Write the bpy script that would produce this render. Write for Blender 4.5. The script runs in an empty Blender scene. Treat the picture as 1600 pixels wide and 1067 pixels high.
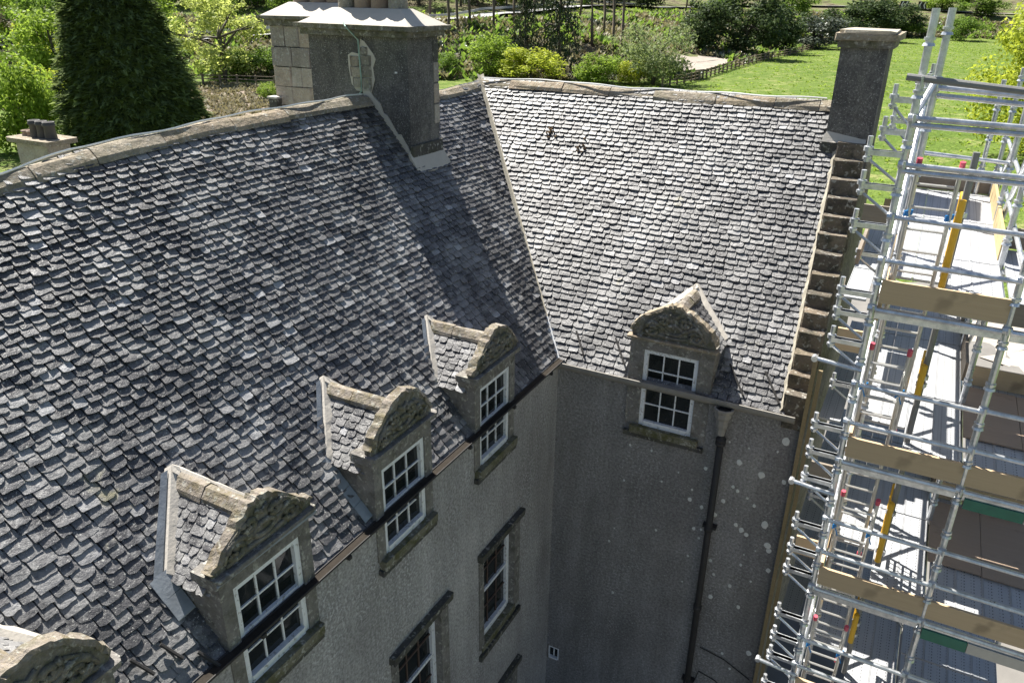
import bpy, bmesh, math, random
from mathutils import Vector, Matrix

# ------------------------------------------------------------------ camera, world, sun, exposure
S = bpy.context.scene
COL = S.collection
R_ = math.radians
CAM_POS = Vector((6.034, -13.634, 7.097))
YAW, PITCH, ROLL = R_(-27.679), R_(24.101), R_(0.736)
fwd = Vector((math.sin(YAW)*math.cos(PITCH), math.cos(YAW)*math.cos(PITCH), -math.sin(PITCH)))
rgt = fwd.cross(Vector((0, 0, 1))).normalized(); upv = rgt.cross(fwd)
c_, s_ = math.cos(ROLL), math.sin(ROLL)
r2, u2 = c_*rgt + s_*upv, -s_*rgt + c_*upv
cam_d = bpy.data.cameras.new('camera'); cam = bpy.data.objects.new('camera', cam_d); COL.objects.link(cam)
cam.matrix_world = Matrix(((r2.x, u2.x, -fwd.x, CAM_POS.x), (r2.y, u2.y, -fwd.y, CAM_POS.y), (r2.z, u2.z, -fwd.z, CAM_POS.z), (0, 0, 0, 1)))
cam_d.sensor_width = 36; cam_d.lens = 1212.88/1600*36; cam_d.clip_start = .1; cam_d.clip_end = 3000
S.camera = cam

ELEV = R_(54)
SUN_TO = Vector((-.9*math.cos(ELEV), .436*math.cos(ELEV), math.sin(ELEV)))
W = bpy.data.worlds.new('World'); S.world = W; W.use_nodes = True
nt = W.node_tree
sky = nt.nodes.new('ShaderNodeTexSky'); sky.sky_type = 'NISHITA'; sky.sun_disc = False
sky.sun_elevation = ELEV; sky.sun_rotation = math.atan2(-.9, .436); sky.air_density = 1.0; sky.dust_density = 1.5
nt.links.new(sky.outputs[0], nt.nodes['Background'].inputs[0]); nt.nodes['Background'].inputs[1].default_value = .05
ld = bpy.data.lights.new('sun', 'SUN'); ld.energy = 5; ld.angle = R_(.5); ld.color = (1, .96, .89)
lo = bpy.data.objects.new('sun', ld); COL.objects.link(lo); lo.rotation_euler = (-SUN_TO).to_track_quat('-Z', 'Y').to_euler(); lo.location = (-20, 10, 60)
vs = S.view_settings; vs.view_transform = 'Standard'; vs.look = 'None'; vs.gamma = 1; vs.use_curve_mapping = False; vs.exposure = 1.4
S.cycles.max_bounces = 6; S.cycles.diffuse_bounces = 3; S.cycles.glossy_bounces = 3; S.cycles.transmission_bounces = 3

# ------------------------------------------------------------------ materials
class NT:
    def __init__(s, name):
        s.m = bpy.data.materials.new(name); s.m.use_nodes = True; s.t = s.m.node_tree; s.n = s.t.nodes
        s.b = s.n['Principled BSDF']; s.out = s.n['Material Output']
        s.tc = s.new('ShaderNodeTexCoord'); s.co = s.tc.outputs['Object']
    def new(s, t, **k):
        n = s.n.new(t)
        for a, v in k.items(): setattr(n, a, v)
        return n
    def link(s, a, b): s.t.links.new(a, b)
    def noise(s, scale, detail=4, rough=.55, stretch=None, co=None, out='Fac'):
        co = co or s.co
        if stretch:
            mp = s.new('ShaderNodeMapping'); mp.inputs['Scale'].default_value = stretch; s.link(co, mp.inputs[0]); co = mp.outputs[0]
        n = s.new('ShaderNodeTexNoise'); n.inputs['Scale'].default_value = scale; n.inputs['Detail'].default_value = detail
        n.inputs['Roughness'].default_value = rough; s.link(co, n.inputs['Vector']); return n.outputs[out]
    def voro(s, scale, feature='F1', out='Distance', stretch=None):
        co = s.co
        if stretch:
            mp = s.new('ShaderNodeMapping'); mp.inputs['Scale'].default_value = stretch; s.link(co, mp.inputs[0]); co = mp.outputs[0]
        n = s.new('ShaderNodeTexVoronoi', feature=feature); n.inputs['Scale'].default_value = scale; s.link(co, n.inputs['Vector']); return n.outputs[out]
    def ramp(s, f, stops, const=False):
        r = s.new('ShaderNodeValToRGB'); e = r.color_ramp.elements
        if const: r.color_ramp.interpolation = 'CONSTANT'
        while len(e) < len(stops): e.new(.5)
        for el, (p, c) in zip(e, stops):
            el.position = p; el.color = (c, c, c, 1) if isinstance(c, (int, float)) else (*c, 1)
        s.link(f, r.inputs[0]); return r.outputs[0]
    def mix(s, f, a, b, mode='MIX'):
        n = s.new('ShaderNodeMix', data_type='RGBA', blend_type=mode)
        for i, v in ((0, f), (6, a), (7, b)):
            if isinstance(v, (int, float)): n.inputs[i].default_value = v if i == 0 else (v, v, v, 1)
            elif isinstance(v, tuple): n.inputs[i].default_value = (*v, 1)
            else: s.link(v, n.inputs[i])
        return n.outputs[2]
    def math(s, op, a, b=0.0):
        n = s.new('ShaderNodeMath', operation=op)
        for i, v in ((0, a), (1, b)):
            if isinstance(v, (int, float)): n.inputs[i].default_value = v
            else: s.link(v, n.inputs[i])
        return n.outputs[0]
    def sep(s, co=None):
        n = s.new('ShaderNodeSeparateXYZ'); s.link(co or s.co, n.inputs[0]); return n.outputs
    def bump(s, h, strength=.5, dist=.02):
        b = s.new('ShaderNodeBump'); b.inputs['Strength'].default_value = strength; b.inputs['Distance'].default_value = dist
        s.link(h, b.inputs['Height']); s.link(b.outputs[0], s.b.inputs['Normal'])
    def attr(s, name, out='Fac'):
        n = s.new('ShaderNodeAttribute'); n.attribute_name = name; return n.outputs[out]
    def oi(s): return s.new('ShaderNodeObjectInfo').outputs['Random']
    def col(s, c):
        if isinstance(c, tuple): s.b.inputs['Base Color'].default_value = (*c, 1)
        else: s.link(c, s.b.inputs['Base Color'])
    def done(s, rough=.8, metal=0.0, spec=.5):
        for k, v in (('Roughness', rough), ('Metallic', metal), ('Specular IOR Level', spec)):
            if isinstance(v, (int, float)): s.b.inputs[k].default_value = v
            else: s.link(v, s.b.inputs[k])
        return s.m
M = {}
def flat_mat(name, c, rough=.7, metal=0.0, var=.25, scale=6, bump=.15):
    t = NT(name)
    f = t.noise(scale, 5)
    cc = t.mix(f, tuple(x*(1-var) for x in c), tuple(min(1, x*(1+var)) for x in c)); t.col(cc); t.bump(t.noise(scale*6, 3), bump, .01)
    M[name] = t.done(rough, metal); return t

# slate: per-slate tone (mesh attribute + object random), lichen blotches, pale specks
t = NT('slate')
rnd = t.math('FRACT', t.math('ADD', t.attr('tint'), t.oi()))
geo = t.new('ShaderNodeNewGeometry'); gp = geo.outputs['Position']
base = t.ramp(rnd, [(0, (.045, .045, .049)), (.25, (.072, .071, .076)), (.5, (.10, .098, .102)), (.75, (.136, .132, .134)), (.93, (.21, .205, .205)), (1, (.42, .42, .43))])
n1 = t.noise(5, 6, .65, co=gp); n2 = t.noise(1.1, 3, co=gp); n3 = t.noise(26, 5, .7, co=gp)
base = t.mix(.7, base, t.ramp(n3, [(.3, .45), (.65, 1.05)]), 'MULTIPLY')
lich = t.ramp(t.math('ADD', n1, t.math('MULTIPLY', t.math('SUBTRACT', n2, .5), 1.0)), [(.50, 0.0), (.60, 1.0)])
base = t.mix(t.math('MULTIPLY', lich, .48), base, (.35, .345, .335))
sp = t.ramp(t.noise(42, 2, .5, co=gp), [(.63, 0.0), (.68, 1.0)])
base = t.mix(t.math('MULTIPLY', sp, .7), base, (.52, .52, .47))
base = t.mix(.85, base, t.ramp(t.noise(.75, 5, .65, co=gp), [(.36, .5), (.6, 1.0)]), 'MULTIPLY')
yel = t.ramp(t.noise(.9, 4, .6, co=gp), [(.66, 0.0), (.74, .6)])
base = t.mix(t.math('MULTIPLY', yel, lich), base, (.3, .26, .1))
t.col(base); t.bump(t.math('ADD', n3, t.noise(9, 4, co=gp)), .55, .022); M['slate'] = t.done(t.ramp(n1, [(.3, .40), (.7, .62)]), 0, .6)

def harling(name, k, wk):   # rough-cast wall
    t = NT(name)
    a = t.noise(.5, 6, .65); b2 = t.noise(1.3, 5, .6, stretch=(1, 1, .14)); f = t.noise(19, 5, .75); blot = t.noise(.9, 4, .7, stretch=(1, 1, .4))
    cc = t.ramp(t.math('ADD', t.math('MULTIPLY', a, .5), t.math('MULTIPLY', b2, .5)), [(.36, (.25*k, .238*k, .228*k)), (.5, (.35*k, .335*k, .322*k)), (.62, (.46*k, .442*k, .425*k))])
    cc = t.mix(.75, cc, t.ramp(f, [(.36, .42), (.64, 1.25)]), 'MULTIPLY')
    wh = t.math('MULTIPLY', t.ramp(t.noise(21, 3, .6), [(.52, 0.0), (.62, 1.0)]), t.ramp(blot, [(.42, .1), (.6, .75)]))
    cc = t.mix(t.math('MULTIPLY', wh, wk), cc, (.68, .68, .67))
    cc = t.mix(t.ramp(t.noise(24, 2, .5), [(.66, 0.0), (.70, .6)]), cc, (.6, .6, .58))
    cc = t.mix(t.math('MULTIPLY', t.ramp(t.noise(.8, 4, .6, stretch=(1.4, 1.4, .12)), [(.54, 0.0), (.7, 1.0)]), .4), cc, (.17*k, .165*k, .155*k))
    t.col(cc); t.bump(t.math('ADD', f, t.noise(90, 3, .6)), .8, .025); M[name] = t.done(.92, 0, .2)
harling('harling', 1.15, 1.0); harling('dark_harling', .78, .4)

t = NT('dark_stucco')    # chimney render, sooty
a = t.noise(.9, 6, .7); f = t.noise(28, 4, .7)
cc = t.ramp(a, [(.3, (.06, .058, .056)), (.5, (.115, .11, .105)), (.66, (.21, .2, .185))])
cc = t.mix(t.ramp(t.noise(14, 6, .75), [(.56, 0.0), (.68, .6)]), cc, (.27, .265, .25))
cc = t.mix(t.ramp(t.noise(45, 2), [(.64, 0.0), (.68, .8)]), cc, (.5, .5, .47))
cc = t.mix(t.math('MULTIPLY', t.ramp(t.noise(1.4, 5, .7, stretch=(1.6, 1.6, .4)), [(.46, 0.0), (.66, 1.0)]), .35), cc, (.24, .225, .195))
cc = t.mix(.6, cc, t.ramp(f, [(.35, .4), (.65, 1.2)]), 'MULTIPLY')
t.col(cc); t.bump(t.math('ADD', f, t.noise(5, 4, .6)), .8, .03); M['dark_stucco'] = t.done(.9, 0, .2)

def stone(name, c1, c2, moss=0.0, soot=.3, lich=0.0):
    t = NT(name)
    a = t.noise(2.2, 6, .65); f = t.noise(22, 5, .7)
    cc = t.mix(t.ramp(a, [(.3, 0.0), (.7, 1.0)]), c1, c2)
    cc = t.mix(.6, cc, t.ramp(f, [(.3, .55), (.7, 1.15)]), 'MULTIPLY')
    if name in ('ashlar', 'crow_stone', 'exposed_rubble', 'ridge_sandstone'): cc = t.mix(.8, cc, t.ramp(t.oi(), [(0, (.6, .58, .56)), (.4, (.9, .88, .86)), (.7, (1.05, .92, .8)), (1, (1.1, 1.08, 1.04))]), 'MULTIPLY')
    cc = t.mix(t.math('MULTIPLY', t.ramp(t.noise(3.5, 6, .7), [(.5, 0.0), (.66, 1.0)]), soot), cc, (.05, .047, .042))
    cc = t.mix(t.ramp(t.noise(11, 4, .6), [(.57, 0.0), (.64, .65)]), cc, (.46, .45, .40))
    if lich: cc = t.mix(t.math('MULTIPLY', t.ramp(t.noise(7, 5, .7), [(.5, 0.0), (.6, 1.0)]), lich), cc, (.36, .26, .06))
    if moss: cc = t.mix(t.math('MULTIPLY', t.ramp(t.noise(4.5, 6, .7), [(.45, 0.0), (.6, 1.0)]), moss), cc, (.085, .085, .03))
    t.col(cc); t.bump(t.math('ADD', f, t.math('MULTIPLY', t.noise(6, 5, .6), 1.5)), .8, .035); M[name] = t.done(.9, 0, .2)
stone('ridge_sandstone', (.29, .255, .20), (.42, .375, .305), .35, .3)
stone('pink_sandstone', (.235, .205, .172), (.345, .30, .25), .4, .65, .15)
stone('carved_stone', (.15, .14, .12), (.27, .25, .21), .5, .6)
stone('jamb_stone', (.19, .178, .163), (.29, .272, .25), .2, .55)
stone('mossy_sill', (.17, .16, .12), (.24, .23, .17), .8, .3)
stone('gable_rubble', (.2, .175, .14), (.34, .3, .24), .3, .6)
stone('crow_stone', (.12, .105, .088), (.22, .19, .155), .2, .95)
stone('ashlar', (.38, .345, .3), (.5, .46, .41), .05, .25)
stone('dark_stone', (.07, .068, .062), (.13, .125, .115), .3, .5)
stone('exposed_rubble', (.3, .285, .25), (.42, .4, .36), .1, .3)
flat_mat('mortar', (.46, .425, .37), .9, 0, .12, 5, .4)
flat_mat('old_mortar', (.34, .31, .245), .9, 0, .3, 6, .5)
flat_mat('lead', (.25, .275, .30), .6, .15, .55, 4, .35)
flat_mat('cast_iron', (.028, .026, .025), .75, 0, .4, 9, .3)
flat_mat('stone_gutter', (.23, .215, .19), .8, 0, .35, 5, .5)
flat_mat('green_copper', (.25, .36, .32), .6, .2, .3)
flat_mat('debris', (.035, .03, .025), 1.0, 0, .4, 12, .8)
M['debris'].node_tree.nodes['Principled BSDF'].inputs['Specular IOR Level'].default_value = .05
flat_mat('white_cable', (.78, .78, .75), .6, 0, .1)
t = flat_mat('white_paint', (.72, .73, .73), .5, 0, .06, 8, .1)
pe = t.ramp(t.noise(16, 5, .7), [(.57, 0.0), (.62, .8)])
t.col(t.mix(pe, (.74, .75, .76), (.33, .31, .28)))
flat_mat('pale_paint', (.52, .53, .54), .55, 0, .15, 8, .1)
flat_mat('brown_paint', (.1, .065, .05), .5, 0, .2)
t = NT('glass'); t.col(t.mix(t.noise(3, 3), (.006, .008, .009), (.02, .023, .022))); t.bump(t.noise(2.5, 2), .06, .05); M['glass'] = t.done(.06, 0, .5)
t = NT('terracotta'); t.col(t.mix(t.noise(4, 5, .7), (.2, .12, .085), (.36, .29, .22))); M['terracotta'] = t.done(.85)
t = NT('black_pot'); t.col(t.mix(t.noise(5, 5, .7), (.035, .033, .03), (.09, .085, .08))); M['black_pot'] = t.done(.7)
flat_mat('lichen', (.6, .61, .58), .95, 0, .25, 20, .5)
flat_mat('brown_moss', (.11, .065, .025), .95, 0, .4, 20, .8)

t = NT('galvanised')
cc = t.mix(t.ramp(t.noise(6, 6, .75), [(.35, 0.0), (.65, 1.0)]), (.42, .44, .46), (.74, .75, .76)); cc = t.mix(t.ramp(t.noise(3, 6, .8), [(.6, 0.0), (.68, .5)]), cc, (.3, .27, .22)); t.col(cc); t.bump(t.noise(40, 3), .15, .004); M['galvanised'] = t.done(t.ramp(t.noise(8, 4), [(.3, .25), (.7, .5)]), .75)
flat_mat('dull_tube', (.2, .2, .195), .6, .3, .3)
t = NT('old_steel'); t.col(t.mix(t.noise(9, 5, .7), (.33, .33, .31), (.5, .49, .45))); M['old_steel'] = t.done(.5, .4)
# perforated steel deck: rows of punched holes in object space
t = NT('deck_steel')
p = t.sep(); oi = t.oi()
hx = t.math('ABSOLUTE', t.math('SUBTRACT', t.math('FRACT', t.math('MULTIPLY', p[0], 22.0)), .5))
hy = t.math('ABSOLUTE', t.math('SUBTRACT', t.math('FRACT', t.math('MULTIPLY', p[1], 13.0)), .5))
hole = t.math('LESS_THAN', t.math('ADD', t.math('MULTIPLY', hx, hx), t.math('MULTIPLY', hy, hy)), .035)
band = t.math('GREATER_THAN', t.math('FRACT', t.math('MULTIPLY', p[0], 7.3)), .5)
hole = t.math('MULTIPLY', hole, band)
cc = t.mix(t.noise(3.5, 6, .7, stretch=(1, .35, 1)), (.33, .335, .345), (.52, .53, .54))
cc = t.mix(t.math('MULTIPLY', oi, .35), cc, (.33, .335, .345))
cc = t.mix(t.ramp(t.noise(7, 6, .75), [(.6, 0.0), (.72, .6)]), cc, (.2, .18, .155))
t.col(t.mix(hole, cc, (.05, .05, .052))); t.bump(t.math('MULTIPLY', hole, -1.0), .6, .01); M['deck_steel'] = t.done(.55, .25)
def wood(name, c1, c2, rough=.8):
    t = NT(name)
    g = t.noise(3.0, 6, .65, stretch=(.25, 6, 9)); k = t.noise(2.1, 3)
    cc = t.mix(g, c1, c2); cc = t.mix(t.ramp(k, [(.6, 0.0), (.72, .55)]), cc, tuple(x*.35 for x in c1))
    cc = t.mix(t.math('MULTIPLY', t.oi(), .4), cc, tuple(x*.6 for x in c2))
    t.col(cc); t.bump(g, .3, .01); M[name] = t.done(rough)
wood('board_wood', (.44, .31, .175), (.60, .45, .28)); wood('dark_board', (.16, .13, .1), (.29, .245, .19))
wood('post_wood', (.17, .13, .065), (.29, .225, .12)); wood('new_timber', (.33, .24, .11), (.5, .38, .2)); wood('plywood', (.36, .26, .18), (.46, .34, .245)); wood('fence_wood', (.16, .12, .08), (.26, .2, .14))
flat_mat('yellow_paint', (.62, .36, .02), .5, 0, .2, 8); flat_mat('red_plastic', (.55, .07, .11), .5, 0, .15); flat_mat('blue_rope', (.02, .22, .55), .6, 0, .15)
flat_mat('aluminium', (.5, .49, .46), .42, .6, .2); flat_mat('green_paint', (.02, .14, .09), .5, 0, .3)
flat_mat('sign_white', (.8, .8, .8), .5, 0, .04); flat_mat('sign_black', (.015, .015, .015), .5, 0, .1)

# leaves: diffuse + translucent, per-leaf tone from a mesh attribute
def leaf(name, c1, c2, trans=.45, rough=.55):
    t = NT(name)
    r = t.math('FRACT', t.math('ADD', t.attr('tint'), t.math('MULTIPLY', t.oi(), .35)))
    cc = t.mix(r, c1, c2); t.col(cc); t.done(rough, 0, .12)
    tr = t.new('ShaderNodeBsdfTranslucent'); t.link(t.mix(.3, cc, (1.0, .95, .35), 'MULTIPLY'), tr.inputs[0])
    mx = t.new('ShaderNodeMixShader'); mx.inputs[0].default_value = trans
    t.link(t.b.outputs[0], mx.inputs[1]); t.link(tr.outputs[0], mx.inputs[2]); t.link(mx.outputs[0], t.out.inputs[0]); M[name] = t.m
leaf('leaf_bright', (0.150, 0.240, 0.033), (0.325, 0.442, 0.078), .55)
leaf('leaf_yellow', (0.247, 0.305, 0.033), (0.481, 0.533, 0.072), .55)
leaf('leaf_mid', (0.091, 0.163, 0.029), (0.208, 0.312, 0.058), .5)
leaf('leaf_dark', (.03, .05, .02), (.09, .13, .05), .35, .6)
leaf('leaf_yew', (.045, .07, .024), (.23, .29, .12), .45, .9); leaf('leaf_pale', (0.312, 0.377, 0.104), (0.546, 0.598, 0.208), .55)
leaf('leaf_willow', (0.143, 0.189, 0.078), (0.260, 0.312, 0.143), .45)
leaf('leaf_dry', (.14, .12, .075), (.27, .25, .15), .3)
leaf('leaf_conifer', (.022, .036, .018), (.07, .095, .05), .2)
leaf('leaf_rhodo', (.03, .042, .028), (.15, .17, .13), .15, .3)
flat_mat('bark', (.1, .085, .065), .9, 0, .4, 3, .8)
flat_mat('bark_pine', (.14, .11, .085), .9, 0, .4, 3, .8)

# ------------------------------------------------------------------ mesh helpers
V = Vector
class MB:
    def __init__(s): s.v = []; s.f = []; s.t = []     # t: per-face tint
    def add(s, vs, fs, tint=0.0):
        n = len(s.v); s.v += [tuple(v) for v in vs]; s.f += [tuple(i+n for i in f) for f in fs]; s.t += [tint]*len(fs); return s
    def frame(s, o, ax, ay, az, lo, hi, tint=0.0):        # box in a local frame
        o = V(o); ax, ay, az = V(ax), V(ay), V(az)
        vs = [o+ax*x+ay*y+az*z for z in (lo[2], hi[2]) for y in (lo[1], hi[1]) for x in (lo[0], hi[0])]
        return s.add(vs, [(0, 2, 3, 1), (4, 5, 7, 6), (0, 1, 5, 4), (2, 6, 7, 3), (0, 4, 6, 2), (1, 3, 7, 5)], tint)
    def box(s, lo, hi, tint=0.0): return s.frame((0, 0, 0), (1, 0, 0), (0, 1, 0), (0, 0, 1), lo, hi, tint)
    def rough_box(s, lo, hi, rng, j=.02, cham=.03):   # stone block: chamfered, jittered
        lo, hi = V(lo), V(hi); vs = []
        for z in (0, 1):
            for (x, y) in ((0, 0), (1, 0), (1, 1), (0, 1)):
                for q in (0, 1):
                    p = V((hi.x if x else lo.x, hi.y if y else lo.y, hi.z if z else lo.z))
                    sx, sy = (-1 if x else 1), (-1 if y else 1)
                    if (q == 0) == ((x+y) % 2 == 0): p.y += sy*cham
                    else: p.x += sx*cham
                    vs.append(p + V((rng.uniform(-j, j), rng.uniform(-j, j), rng.uniform(-j, j))))
        bot = list(range(8)); top = list(range(8, 16))
        return s.add(vs, [tuple(reversed(bot)), tuple(top)]+[(i, (i+1) % 8, 8+(i+1) % 8, 8+i) for i in range(8)])
    def tube(s, a, b, r, n=8, r2=None, cap=True, tint=0.0):
        a, b = V(a), V(b); d = (b-a)
        if d.length < 1e-6: return s
        d.normalize(); u = d.orthogonal().normalized(); w = d.cross(u); r2 = r if r2 is None else r2
        vs = [a+(u*math.cos(k*6.28319/n)+w*math.sin(k*6.28319/n))*r for k in range(n)]+[b+(u*math.cos(k*6.28319/n)+w*math.sin(k*6.28319/n))*r2 for k in range(n)]
        fs = [(k, (k+1) % n, n+(k+1) % n, n+k) for k in range(n)]
        if cap: fs += [tuple(reversed(range(n))), tuple(range(n, 2*n))]
        return s.add(vs, fs, tint)
    def path(s, pts, r, n=6):
        pts = [V(p) for p in pts]; vs = []; fs = []
        for i, p in enumerate(pts):
            d = (pts[min(i+1, len(pts)-1)]-pts[max(i-1, 0)]).normalized(); u = d.cross(V((0, 0, 1)))
            u = u.normalized() if u.length > .05 else d.orthogonal().normalized(); w = d.cross(u)
            rr = r[i] if isinstance(r, (list, tuple)) else r
            vs += [p+(u*math.cos(k*6.28319/n)+w*math.sin(k*6.28319/n))*rr for k in range(n)]
        for i in range(len(pts)-1): fs += [(i*n+k, i*n+(k+1) % n, (i+1)*n+(k+1) % n, (i+1)*n+k) for k in range(n)]
        fs += [tuple(reversed(range(n))), tuple(range((len(pts)-1)*n, len(pts)*n))]
        return s.add(vs, fs)
    def lathe(s, c, prof, n=14):
        c = V(c); vs = []; fs = []
        for (r, z) in prof: vs += [c+V((r*math.cos(k*6.28319/n), r*math.sin(k*6.28319/n), z)) for k in range(n)]
        for i in range(len(prof)-1): fs += [(i*n+k, i*n+(k+1) % n, (i+1)*n+(k+1) % n, (i+1)*n+k) for k in range(n)]
        fs += [tuple(reversed(range(n))), tuple(range((len(prof)-1)*n, len(prof)*n))]
        return s.add(vs, fs)
    def prism(s, poly, off):        # planar polygon (3-d points) pushed by a vector
        off = V(off); n = len(poly); vs = [V(p) for p in poly]+[V(p)+off for p in poly]
        return s.add(vs, [tuple(reversed(range(n))), tuple(range(n, 2*n))]+[(i, (i+1) % n, n+(i+1) % n, n+i) for i in range(n)])
    def mesh(s, name, mat=None, smooth=False):
        me = bpy.data.meshes.new(name); me.from_pydata(s.v, [], s.f)
        if any(s.t):
            at = me.attributes.new('tint', 'FLOAT', 'FACE'); at.data.foreach_set('value', s.t)
        if mat: me.materials.append(M[mat])
        if smooth: me.polygons.foreach_set('use_smooth', [True]*len(me.polygons))
        me.update(); return me
    def build(s, name, mat, parent=None, smooth=False, **props):
        me = s.mesh(name, mat, smooth)
        bm = bmesh.new(); bm.from_mesh(me); bmesh.ops.recalc_face_normals(bm, faces=bm.faces); bm.to_mesh(me); bm.free()
        return link(name, me, parent, **props)
WL = {}
def wl(o): return WL.get(o.name, V((0, 0, 0)))
def link(name, me, parent=None, loc=None, **props):   # vertices are in world space unless loc is given
    o = bpy.data.objects.new(name, me); COL.objects.link(o)
    if parent is not None: o.parent = parent; o.location = (V(loc) if loc is not None else V((0, 0, 0)))-wl(parent)
    elif loc is not None: o.location = loc
    WL[o.name] = V(loc) if loc is not None else V((0, 0, 0))
    for k, v in props.items(): o[k] = v
    return o
def thing(name, loc, label, category, group=None):
    o = bpy.data.objects.new(name, None); COL.objects.link(o); o.location = loc; WL[o.name] = V(loc)
    o.empty_display_size = .3; o['label'] = label; o['category'] = category
    if group: o['group'] = group
    return o
def tag(o, label, category, group=None):
    o['label'] = label; o['category'] = category
    if group: o['group'] = group
    return o
def lerp(a, b, t): return a+(b-a)*t
def interp(x, P):
    if x <= P[0][0]: return P[0][1]
    for (a, b), (c, e) in zip(P, P[1:]):
        if x <= c: return b+(e-b)*(x-a)/(c-a)
    return P[-1][1]

# ------------------------------------------------------------------ terrain and ground sheets
FOOT = [(-420, 60), (-190, 95), (-125, 112), (-80, 140), (-60, 158), (-45, 172), (-43, 250), (-41, 402), (-18, 428), (60, 436), (400, 440)]
def sdist(x, y):
    best = 1e9; sg = 1
    for (x0, y0), (x1, y1) in zip(FOOT, FOOT[1:]):
        dx, dy = x1-x0, y1-y0; t = max(0, min(1, ((x-x0)*dx+(y-y0)*dy)/(dx*dx+dy*dy)))
        px, py = x-x0-t*dx, y-y0-t*dy; d = math.hypot(px, py)
        if d < best-1e-9: best = d; sg = 1 if dx*py-dy*px > 0 else -1
    return best*sg
PROF = [(0, 0), (8, 1), (50, 10), (64, 10.6), (110, 17), (300, 75), (600, 120)]
def hz(x, y):
    d = sdist(x, y)
    return -10+(interp(d, PROF) if d > 0 else 0)+.5*math.sin(x*.05+1)*math.cos(y*.043)*min(1, max(0, (math.hypot(x-3, y)-60)/60))
def terrain():
    xs = [-700+i*20 for i in range(14)]+[-420+i*5 for i in range(110)]+[130+i*20 for i in range(20)]
    ys = [-200+i*20 for i in range(10)]+[i*5 for i in range(120)]+[600+i*20 for i in range(18)]
    b = MB(); nx = len(xs); land = []
    for y in ys:
        for x in xs:
            b.v.append((x, y, hz(x, y))); land.append(max(0, min(1, (sdist(x, y)+4)/9)))
    for j in range(len(ys)-1):
        for i in range(nx-1): b.f.append((j*nx+i, j*nx+i+1, (j+1)*nx+i+1, (j+1)*nx+i))
    me = b.mesh('ground'); at = me.attributes.new('bank', 'FLOAT', 'POINT'); at.data.foreach_set('value', land)
    t = NT('ground')
    n1 = t.noise(.05, 6, .65); n2 = t.noise(.6, 5, .7); n3 = t.noise(.18, 4, .6)
    grass = t.mix(t.ramp(n1, [(.35, 0.0), (.65, 1.0)]), (.09, .145, .024), (.14, .195, .04))
    grass = t.mix(t.ramp(n2, [(.38, .1), (.6, 1.0)]), t.mix(.6, grass, (.05, .085, .014)), grass)
    grass = t.mix(t.ramp(t.noise(.35, 6, .75), [(.52, 0.0), (.62, .65)]), grass, (.27, .27, .11))
    bank = t.mix(t.ramp(n3, [(.38, 0.0), (.55, 1.0)]), (.075, .062, .04), (.17, .155, .09))
    bank = t.mix(t.ramp(t.noise(.09, 5, .7), [(.45, 0.0), (.6, .9)]), bank, (.10, .15, .03))
    f = t.ramp(t.math('ADD', t.attr('bank'), t.math('MULTIPLY', t.math('SUBTRACT', n3, .5), .5)), [(.4, 0.0), (.6, 1.0)])
    t.col(t.mix(f, grass, bank)); t.bump(t.math('ADD', n2, t.noise(2.5, 3)), .8, .5); M['ground'] = t.done(.95, 0, .1)
    me.materials.append(M['ground']); me.polygons.foreach_set('use_smooth', [True]*len(me.polygons))
    return link('ground', me, kind='structure')
terrain()
def ribbon(name, pts, w, mat, dz, sub=6):
    b = MB(); P = [V((p[0], p[1], 0)) for p in pts]; Q = []
    for a, c in zip(P, P[1:]):
        for k in range(sub): Q.append(a.lerp(c, k/sub))
    Q.append(P[-1])
    for i, p in enumerate(Q):
        d = (Q[min(i+1, len(Q)-1)]-Q[max(i-1, 0)]).normalized(); n = V((-d.y, d.x, 0)); z = hz(p.x, p.y)+dz
        for s in (-1, 1): q = p+n*s*w/2; b.v.append((q.x, q.y, z))
    b.f = [(2*i, 2*i+1, 2*i+3, 2*i+2) for i in range(len(Q)-1)]
    return b.build(name, mat, None, kind='structure')
flat_mat('asphalt', (.3, .3, .3), .9, 0, .15, .5, .1); flat_mat('earth', (.2, .155, .115), .95, 0, .35, .5, .6); flat_mat('sandy', (.31, .265, .22), .95, 0, .25, .4, .6)
flat_mat('path_gravel', (.36, .32, .27), .95, 0, .2, 1.5, .5)
ROAD = [(-260, 92), (-205, 112), (-162, 133), (-145, 143), (-128, 160), (-118, 181), (-116, 200), (-117, 219), (-119, 246), (-120, 275), (-120, 320), (-117, 380), (-105, 440), (-75, 482), (-45, 500), (-16, 504), (16, 497), (60, 488), (120, 484)]
flat_mat('yard', (.17, .16, .145), .95, 0, .3, 1.2, .5)
ribbon('road', ROAD, 7, 'asphalt', .5)
def patch(name, pts, mat, dz):
    b = MB(); c = V((sum(p[0] for p in pts)/len(pts), sum(p[1] for p in pts)/len(pts), 0)); rng = random.Random(name)
    n = len(pts)*6; ring = []
    for i, (p, q) in enumerate(zip(pts, pts[1:]+pts[:1])):
        for k in range(6): ring.append(V((lerp(p[0], q[0], k/6)+rng.uniform(-1, 1), lerp(p[1], q[1], k/6)+rng.uniform(-1, 1), 0)))
    for m in range(7):
        for p in ring: q = c.lerp(p, m/6); b.v.append((q.x, q.y, hz(q.x, q.y)+dz+rng.uniform(0, .12)))
    for m in range(6): b.f += [(m*n+i, m*n+(i+1) % n, (m+1)*n+(i+1) % n, (m+1)*n+i) for i in range(n)]
    return b.build(name, mat, None, kind='structure')
patch('sand_bank', [(-49, 176), (-46, 190), (-46, 215), (-50, 216), (-57, 200), (-60, 180)], 'sandy', .35)
patch('bare_earth', [(-100, 62), (-76, 70), (-80, 84), (-100, 98), (-122, 96), (-116, 78)], 'earth', .15)
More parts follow.
